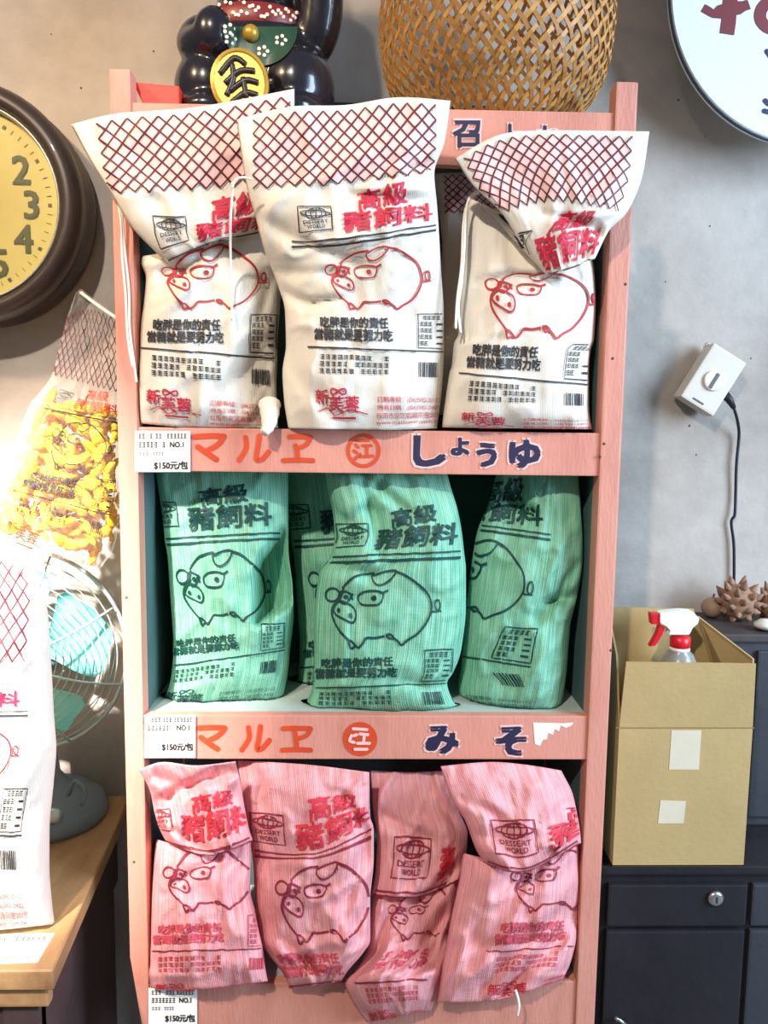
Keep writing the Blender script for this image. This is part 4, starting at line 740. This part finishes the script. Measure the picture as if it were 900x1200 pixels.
for k in range(4):
    a0 = math.radians(4+90*k); V = []; nr, na = 10, 8
    for i in range(nr+1):
        q = i/nr; r = .026+.128*q; hw = (.26+.42*math.sin(min(1, q*1.15)*PI*.55))*(1 if q < .8 else math.sqrt(max(0.02, 1-((q-.8)/.21)**2)))
        for j in range(na+1):
            s_ = j/na*2-1; a = a0+hw*s_+.28*q; V.append(RFN @ Vector((r*math.cos(a), r*math.sin(a), .018*s_*(.6+.4*q)-.006*(1-s_*s_))))
    Fs = [(i*(na+1)+j, i*(na+1)+j+1, (i+1)*(na+1)+j+1, (i+1)*(na+1)+j) for i in range(nr) for j in range(na)]
    nv = len(V); nrm = Vector((0, .002, 0)); V2 = V+[v+nrm for v in V]
    edge = [j for j in range(na+1)]+[i*(na+1)+na for i in range(1, nr+1)]+[nr*(na+1)+j for j in range(na-1, -1, -1)]+[i*(na+1) for i in range(nr-1, 0, -1)]
    Fs2 = Fs+[tuple(x+nv for x in reversed(f)) for f in Fs]+[(edge[i], edge[(i+1) % len(edge)], edge[(i+1) % len(edge)]+nv, edge[i]+nv) for i in range(len(edge))]
    mk('blade', V2, Fs2, TURQ, t, True)
def dome(r): return .045*(1-(r/fr)**2.4)
for k in range(13):
    r = fr*(.22+.78*k/12); mk('guard_ring', *tube([RFN @ Vector((r*math.cos(a), r*math.sin(a), dome(r)+(.0 if k < 12 else -.012))) for a in np.linspace(0, 2*PI, 64, endpoint=False)], .0011 if k < 12 else .004, 6, True), WIRE, t, True)
for k in range(5):
    r = fr*(.4+.58*k/4); mk('guard_ring', *tube([RFN @ Vector((r*math.cos(a), r*math.sin(a), -.03-.03*(1-(r/fr)**2))) for a in np.linspace(0, 2*PI, 56, endpoint=False)], .0011, 5, True), WIRE, t, True)
for k in range(8):
    a = math.radians(20+45*k); mk('guard_spoke', *tube([RFN @ Vector((r*math.cos(a+.12*(r/fr)), r*math.sin(a+.12*(r/fr)), dome(r)+.002)) for r in np.linspace(.02, fr, 12)], .0021, 6), WIRE, t, True)
mk('guard_badge', *lathe([(.03, .044), (.031, .05), (.026, .054)], 24, RFN), TURQ, t, True)

# ------------------------------------------------------------------ clear bag of corn puffs hanging by the rack
PY_ = .1
PB = [(10, [(89, 343), (95, 339), (101, 343)], PY_, .004, .004, 300, 420), (60, [(80, 368), (106, 362), (134, 372)], PY_, .006, .006, 75, 640), (200, [(70, 404), (104, 408), (141, 420)], PY_, .02, .02, 70, 690), (340, [(60, 440), (100, 450), (142, 462)], PY_, .034, .034, 80, 700), (430, [(48, 458), (142, 478)], PY_, .04, .04, 100, 705), (530, [(36, 472), (142, 494)], PY_, .046, .046, 110, 705), (745, [(10, 540), (141, 560)], PY_, .052, .052, 150, 740), (875, [(-6, 568), (140, 606)], PY_, .052, .052, 170, 760), (1000, [(-14, 600), (134, 640)], PY_, .048, .048, 190, 760), (1110, [(-14, 622), (50, 648), (118, 666)], PY_, .02, .02, 200, 740)]
m = bpy.data.materials.new('clear_plastic_film'); m.use_nodes = True; nt = m.node_tree; N = nt.nodes; b = N['Principled BSDF']; b.inputs['Base Color'].default_value = (.95, .93, .9, 1); b.inputs['Roughness'].default_value = .18
trn = N.new('ShaderNodeBsdfTransparent'); mxs = N.new('ShaderNodeMixShader'); lw = N.new('ShaderNodeLayerWeight'); lw.inputs[0].default_value = .35
ma = N.new('ShaderNodeMath'); ma.operation = 'MULTIPLY_ADD'; ma.inputs[1].default_value = .3; ma.inputs[2].default_value = .035; nt.links.new(lw.outputs['Facing'], ma.inputs[0])
nt.links.new(ma.outputs[0], mxs.inputs[0]); nt.links.new(trn.outputs[0], mxs.inputs[1]); nt.links.new(b.outputs[0], mxs.inputs[2]); nt.links.new(mxs.outputs[0], N['Material Output'].inputs[0])
CC = dict(net=MAROON, title=pm('orange_red_print', (190, 70, 40)), logo=BLK, lines=BLK, pig=BLK, text=BLK, brand=pm('orange_red_print', (190, 70, 40)))
clr, Sc = feed_bag('clear plastic feed bag full of yellow corn puffs hanging beside left post', PB, m, CC, 51, None, .003, name='clear_feed_bag', off=.0012, boxy=True)
mk('hanging_tie', *tube(catmull([at(95, 343, PY_), at(112, 356, .06), at(134, 371, .03), (XL-.001, .02, at(136, 373, .02).z)], 6), .0025, 8), CORD, clr, True)
PUFF = mat('yellow_corn_puff', (250, 206, 22), .7, rgb2=(228, 164, 10), vscale=60, thr=(.3, .6), bump=.6, bscale=160)
pms = []
for k in range(6):
    r_ = random.Random(k); L_ = .075+.02*r_.random(); bend = r_.uniform(.3, 1.3); pts = []; n = 14
    for i in range(n+1):
        q = i/n-.5; pts.append((L_*q, bend*.3*L_*(q*q*4-.35)*(1 if k % 2 else -1), .004*math.sin(i*1.3+k)))
    rad = [(.0105+.0016*math.sin(i*2.4+k)+.001*r_.random())*math.sqrt(max(.06, 1-(abs(i/n-.5)*2)**6)) for i in range(n+1)]
    v_, f_ = tube(pts, rad, 10); pm_ = bpy.data.meshes.new('corn_puff'); pm_.from_pydata([tuple(p) for p in v_], [], f_); pm_.polygons.foreach_set('use_smooth', [True]*len(pm_.polygons)); pm_.materials.append(PUFF); pms.append(pm_)
film = BVHTree.FromPolygons([tuple(p) for p in np.concatenate([Sc.G, Sc.B[:, ::-1]], 1).reshape(-1, 3)], [(i*2*NU+k, (i+1)*2*NU+k, (i+1)*2*NU+(k+1) % (2*NU), i*2*NU+(k+1) % (2*NU)) for i in range(Sc.n-1) for k in range(2*NU)])
placed = []; pr = random.Random(5); pv = [([v.co.copy() for v in q.vertices], [tuple(p.vertices) for p in q.polygons]) for q in pms]
for trial in range(16000):
    if len(placed) >= 160: break
    dyv = 520+535*pr.random(); u = pr.uniform(.1, .9); back = trial > 5000
    dl = np.interp(dyv, Sc.D[:, 0], Sc.D[:, 1]); dr = np.interp(dyv, Sc.D[:, 0], Sc.D[:, 2]); W, ok = smap(Sc, [(dl+u*(dr-dl), dyv)], 0); p = Vector(W[0])
    p.y = p.y+pr.uniform(.013, .02) if not back else PY_+pr.uniform(-.025, .04)
    ang = pr.choice((0, .25, -.3, .5, -.2, .8)) + pr.uniform(-.2, .2) if .3 < u < .7 else pr.choice((1.2, 1.5, -1.3, .9, .3))+pr.uniform(-.2, .2)
    k = pr.randrange(len(pms)); s_ = pr.uniform(.72, 1.0) if trial < 2500 else (pr.uniform(.5, .8) if trial < 11000 else pr.uniform(.36, .55))
    Mx = Matrix.Translation(p) @ Matrix.Rotation(pr.uniform(-.1, .1), 4, 'Z') @ Matrix.Rotation(ang, 4, 'Y') @ Matrix.Rotation(PI/2+pr.uniform(-.3, .3), 4, 'X') @ Matrix.Diagonal((s_*.95, s_, s_, 1))
    cen = [q for q in placed if (q[0]-p).length < .085]
    bv = BVHTree.FromPolygons([Mx @ v for v in pv[k][0]], pv[k][1])
    if film.overlap(bv) or any(q[1].overlap(bv) for q in cen): continue
    placed.append((p, bv)); o = bpy.data.objects.new('corn_puff', pms[k]); COL.objects.link(o); o.matrix_world = Mx
    tag(o, 'curled yellow corn puff inside the clear plastic bag', 'snack', 'corn puffs in the clear bag')
print('puffs', len(placed))

# ------------------------------------------------------------------ dark drawer cabinet, tall cabinet, box, spray bottle
KY = .06; kz = at(790, 1010, KY).z; kx0 = at(704, 1010, KY).x; kx1 = at(1010, 1010, KY).x
t = thing('drawer_cabinet', 'low dark navy cabinet with drawers under the cardboard box', 'cabinet', ((kx0+kx1)/2, .2, 0))
bevel(mk('body', *boxg(kx0, kx1, KY, WY-.005, 0, kz-.016), NAVY, t)); bevel(mk('cabinet_top', *boxg(kx0-.004, kx1, KY-.012, WY-.005, kz-.016, kz), NAVY, t), .004)
xs = at(872, 1100, KY).x; zz = [kz-.03, at(790, 1084, KY).z, at(790, 1200, KY).z-.02, .08]
for x0, x1, mm in ((kx0+.012, xs-.004, NAVY), (xs+.004, kx1-.01, SLATE)):
    for z1, z0 in zip(zz[:-1], zz[1:]): bevel(mk('drawer', *boxg(x0, x1, KY-.01, KY, z0+.004, z1-.004), mm, t), .004)
CHR = mat('worn_chrome', (190, 190, 190), .25, metal=.9); lp = at(838, 1052, KY-.011)
lk = mk('lock', *lathe([(.013, 0), (.013, .004), (.009, .007), (.004, .007)], 20, Matrix.Translation(lp) @ Matrix.Rotation(PI/2, 4, 'X')), CHR, t, True)
mk('keyhole', *boxg(lp.x-.001, lp.x+.001, lp.y-.0085, lp.y-.0065, lp.z-.005, lp.z+.005), TXT, lk)
mk('pull_handle', *tube(catmull([at(722, 1196, KY-.011), at(722, 1193, KY-.025), at(732, 1200, KY-.028), at(738, 1206, KY-.011)], 5), .003, 8), CHR, t, True)

HY = .18; hz = at(880, 742, HY).z; hx0 = at(800, 800, HY+.03).x
t = thing('slate_cabinet', 'tall slate grey cabinet behind the cardboard box holding dried pods', 'cabinet', (hx0+.2, .25, 0))
hx1 = at(1010, 742, HY).x
bevel(mk('body', *boxg(hx0, hx1, HY, WY-.003, kz+.001, hz-.014), SLATE, t)); bevel(mk('cabinet_top', *boxg(hx0-.004, hx1, HY-.008, WY-.003, hz-.014, hz), mat('dark_worn_top', (66, 58, 56), .6, .25, 9), t), .003)
x_ = at(884, 800, HY).x; bevel(mk('door', *boxg(x_, hx1-.01, HY-.008, HY, kz+.02, hz-.03), SLATE, t), .003)

XY0, XYD = .045, .115          # cardboard box in front of the slate cabinet
c00 = at(716, 1006, XY0); c10 = at(872, 1006, XY0); bz = kz; h1 = at(800, 853, XY0).z; x0, x1 = at(722, 930, XY0).x, at(877, 930, XY0).x
t = thing('cardboard_box', 'open brown cardboard box with tape patches beside the rack', 'box', ((x0+x1)/2, XY0+.06, bz))
T_ = .003; y1 = XY0+.108
mk('front_panel', *boxg(x0, x1, XY0, XY0+T_, bz+.0005, h1), CARD, t); mk('back_panel', *boxg(x0, x1, y1-T_, y1, bz+.0005, h1), CARD, t)
for xa in (x0, x1-T_): mk('side_panel', *boxg(xa, xa+T_, XY0+T_, y1-T_, bz+.0005, h1), CARD, t)
mk('bottom_panel', *boxg(x0, x1, XY0, y1, bz+.0003, bz+.003), CARD, t)
def flap(a, b, c, d, th):   # a,b hinge, c,d tip
    n_ = (b-a).cross(d-a).normalized()*th
    mk('flap', *hexa([a, b, b+n_, a+n_, d, c, c+n_, d+n_]), CARD, t)
flap(Vector((x0, XY0, h1)), Vector((x1, XY0, h1)), at(886, 778, XY0-.008), at(734, 776, XY0-.008), -T_)
flap(Vector((x0, y1, h1)), Vector((x1, y1, h1)), at(812, 713, y1+.006), at(716, 711, y1+.006), T_)
flap(Vector((x0, XY0+.004, h1)), Vector((x0, y1, h1)), at(712, 716, y1+.0), at(722, 768, XY0+.012), T_)
flap(Vector((x1, XY0+.004, h1)), Vector((x1, y1, h1)), at(819, 722, y1), at(884, 772, XY0+.012), -T_)
TAPE = mat('pale_packing_tape', (206, 196, 172), .4, .05, 20)
for q, dyt in (([(784, 902), (819, 902), (822, 856), (787, 856)], 0), ([(771, 965), (801, 965), (804, 939), (774, 938)], 1)):
    V = [at(a, b, XY0-.0006) for a, b in q]; mk('tape', V+[v+Vector((0, .0005, 0)) for v in V], [(0, 1, 2, 3), (0, 4, 5, 1), (1, 5, 6, 2), (2, 6, 7, 3), (3, 7, 4, 0)], TAPE, t)
P = Pr(); P.line([(722, 853), (884, 853)], 1.2); P.flat('fold_crease', mat('crease_brown', (140, 110, 66), .8), t, face(XY0-.0007))
SYB = XY0+.055; sb = at(796, 770, SYB); 
t = thing('spray_bottle', 'translucent spray bottle with white and red trigger in the cardboard box', 'bottle', (sb.x, SYB, bz+.003))
zn = at(796, 758, SYB).z; hb = zn-bz-.003
BOT = mat('translucent_grey_plastic', (186, 186, 180), .25); b = BOT.node_tree.nodes['Principled BSDF']; b.inputs['Transmission Weight'].default_value = .5
WH = mat('white_plastic', (240, 240, 236), .35); RP = mat('red_plastic', (206, 26, 40), .35)
mk('bottle', *lathe([(.03, 0), (.034, .004), (.034, hb-.06), (.032, hb-.035), (.022, hb-.012), (.0135, hb-.004), (.0135, hb+.004)], 28, Matrix.Translation((sb.x, SYB, bz+.0035))), BOT, t, True)
mk('collar', *lathe([(.0155, zn-.006), (.0165, zn-.003), (.0155, zn), (.0155, zn)], 24, Matrix.Translation((sb.x, SYB, 0))), WH, t, True)
zc = at(796, 745, SYB).z; mk('collar_band', *lathe([(.015, zn), (.0165, zn+.002), (.0165, zc-.002), (.013, zc)], 24, Matrix.Translation((sb.x, SYB, 0))), RP, t, True)
hp = [(784, 744), (786, 740), (782, 735), (774, 730), (774, 719), (800, 716), (812, 717), (820, 725), (818, 731), (812, 736), (808, 744)]
def slab(pts, Y0, th, name, m_, parent, bv=.002):
    n = len(pts); V = [at(a, b_, Y0-th/2) for a, b_ in pts]+[at(a, b_, Y0-th/2)+Vector((0, th, 0)) for a, b_ in pts]
    return bevel(mk(name, V, [tuple(range(n-1, -1, -1)), tuple(range(n, 2*n))]+[(i, (i+1) % n, n+(i+1) % n, n+i) for i in range(n)], m_, parent), bv)
slab(hp, SYB, .022, 'trigger_head', WH, t); slab([(763, 719), (774, 719), (774, 732), (764, 732)], SYB, .016, 'nozzle', RP, t)
slab([(774, 732), (780, 735), (776, 745), (768, 757), (762, 758), (770, 744)], SYB, .014, 'trigger', RP, t, .001)
# dried things on the slate cabinet
DRY = mat('dried_brown_husk', (164, 126, 100), .8, rgb2=(112, 82, 66), vscale=50, thr=(.3, .65), bump=.5, bscale=90)
p = at(864, 722, .27); p.z = hz+.035
t = thing('dried_seed_pod', 'spiky brown dried pod on the slate cabinet under the hanging cord', 'seed pod', (p.x, p.y, hz))
mk('core', *ellips(p, (.033, .03, .034), 16, 10), DRY, t, True)
for k in range(34):
    th = math.acos(1-1.9*(k+.5)/34); a = k*2.4; d = Vector((math.sin(th)*math.cos(a), math.sin(th)*math.sin(a), math.cos(th))); q = p+Vector((d.x*.031, d.y*.028, d.z*.032))
    mk('scale', *tube([q-d*.004, q+d*.006+Vector((0, 0, .002)), q+d*.014+Vector((0, 0, .006))], [.008, .006, .001], 6), DRY, t, True)
p2 = at(906, 722, .28); p2.z = hz+.03
t = thing('dried_seed_pod', 'brown dried pod beside the white shell on the slate cabinet', 'seed pod', (p2.x, p2.y, hz)); mk('core', *ellips(p2, (.028, .026, .03), 14, 9), DRY, t, True)
for k in range(24):
    th = math.acos(1-1.9*(k+.5)/24); a = k*2.4; d = Vector((math.sin(th)*math.cos(a), math.sin(th)*math.sin(a), math.cos(th))); q = p2+Vector((d.x*.026, d.y*.024, d.z*.028))
    mk('scale', *tube([q-d*.004, q+d*.006, q+d*.013+Vector((0, 0, .005))], [.007, .005, .001], 6), DRY, t, True)
p3 = at(834, 720, .29); p3.z = hz+.02
t = thing('dried_gourd', 'small smooth round brown gourd on the slate cabinet behind the box', 'gourd', (p3.x, p3.y, hz)); mk('fruit', *ellips(p3, (.02, .02, .0195), 18, 12), mat('gourd_skin', (150, 122, 100), .6, .2, 20), t, True)
mk('stem', *tube([p3+Vector((0, 0, .018)), p3+Vector((.003, 0, .026))], .002, 6), DRY, t)
p4 = at(897, 748, .2); p4.z = hz+.008
t = thing('seashell', 'small pale seashell at the front of the slate cabinet', 'shell', (p4.x, p4.y, hz)); SHL = mat('shell_white', (222, 214, 200), .4, .08, 30)
mk('upper_shell', *lathe([(.002, .014), (.012, .012), (.02, .006), (.022, .0)], 20, Matrix.Translation(p4-Vector((0, 0, .001)))), SHL, t, True); mk('lower_shell', *lathe([(.006, -.0075), (.014, -.005), (.021, -.001)], 20, Matrix.Translation(p4)), SHL, t, True)

# ------------------------------------------------------------------ outlet, timer plug and cord
AY = WY-.05; c = at(836, 445, AY); sA = (AY+1.2)/F
o_ = at(820, 430, WY)
t = thing('wall_outlet', 'small beige wall outlet behind the tilted plug-in timer', 'outlet', (o_.x, WY, o_.z)); BEI = mat('beige_plastic', (206, 196, 180), .45, .03, 9)
bevel(mk('outlet_plate', *boxg(o_.x-.008, o_.x+.04, WY-.012, WY, o_.z-.05, o_.z+.02), BEI, t), .003); mk('hook_screw', *tube([(o_.x+.006, WY-.01, o_.z+.02), (o_.x+.006, WY-.016, o_.z+.032)], .004, 8), CHR, t, True); mk('hook_eye', *tube([Vector((o_.x+.006+.006*math.cos(a), WY-.016, o_.z+.036+.006*math.sin(a))) for a in np.linspace(0, 2*PI, 16, endpoint=False)], .0018, 6, True), CHR, t, True)
t = thing('plug_in_timer', 'tilted beige plug-in timer with round dial on the wall', 'timer', (c.x, AY, c.z))
MA = Matrix.Translation(c) @ Matrix.Rotation(math.radians(30), 4, 'Y')
bw, bh = 23*sA, 36*sA
bevel(mk('case', *boxg(-bw, bw, -.002, .038, -bh, bh, MA), BEI, t), .004)
dl_ = mk('dial', *lathe([(.018, 0), (.018, .004), (.016, .005)], 28, MA @ Matrix.Translation((0, -.002, -.002)) @ Matrix.Rotation(PI/2, 4, 'X')), mat('pale_plastic', (222, 214, 204), .4), t, False)
mk('dial_slot', *boxg(-.003, .003, -.0085, -.0065, -.017, .012, MA), mat('slot_grey', (92, 88, 86), .5), dl_)
mk('label_strip', *boxg(-.015, .008, -.0026, -.0018, -bh+.007, -bh+.0105, MA), mat('slot_grey', (92, 88, 86), .5), t)
BK = mat('black_rubber', (28, 28, 34), .5)
pl = [at(849, 462, AY+.012), at(855, 469, AY+.01), at(860, 478, AY+.012)]
t = thing('power_cord', 'black power cord hanging from the timer down behind the box', 'cord', pl[0])
mk('plug', *tube(pl, [.0085, .007, .0045], 12), BK, t, True)
mk('cable', *tube(catmull([pl[2], at(864, 492, AY+.02), at(866, 510, WY-.012), at(863, 545, WY-.01), at(862, 580, WY-.008), at(861, 603, WY-.01), at(857, 612, WY-.008), at(860, 640, WY-.008), at(860, 690, WY-.008), at(859, 735, WY-.01)], 8), .0028, 8), BK, t, True)
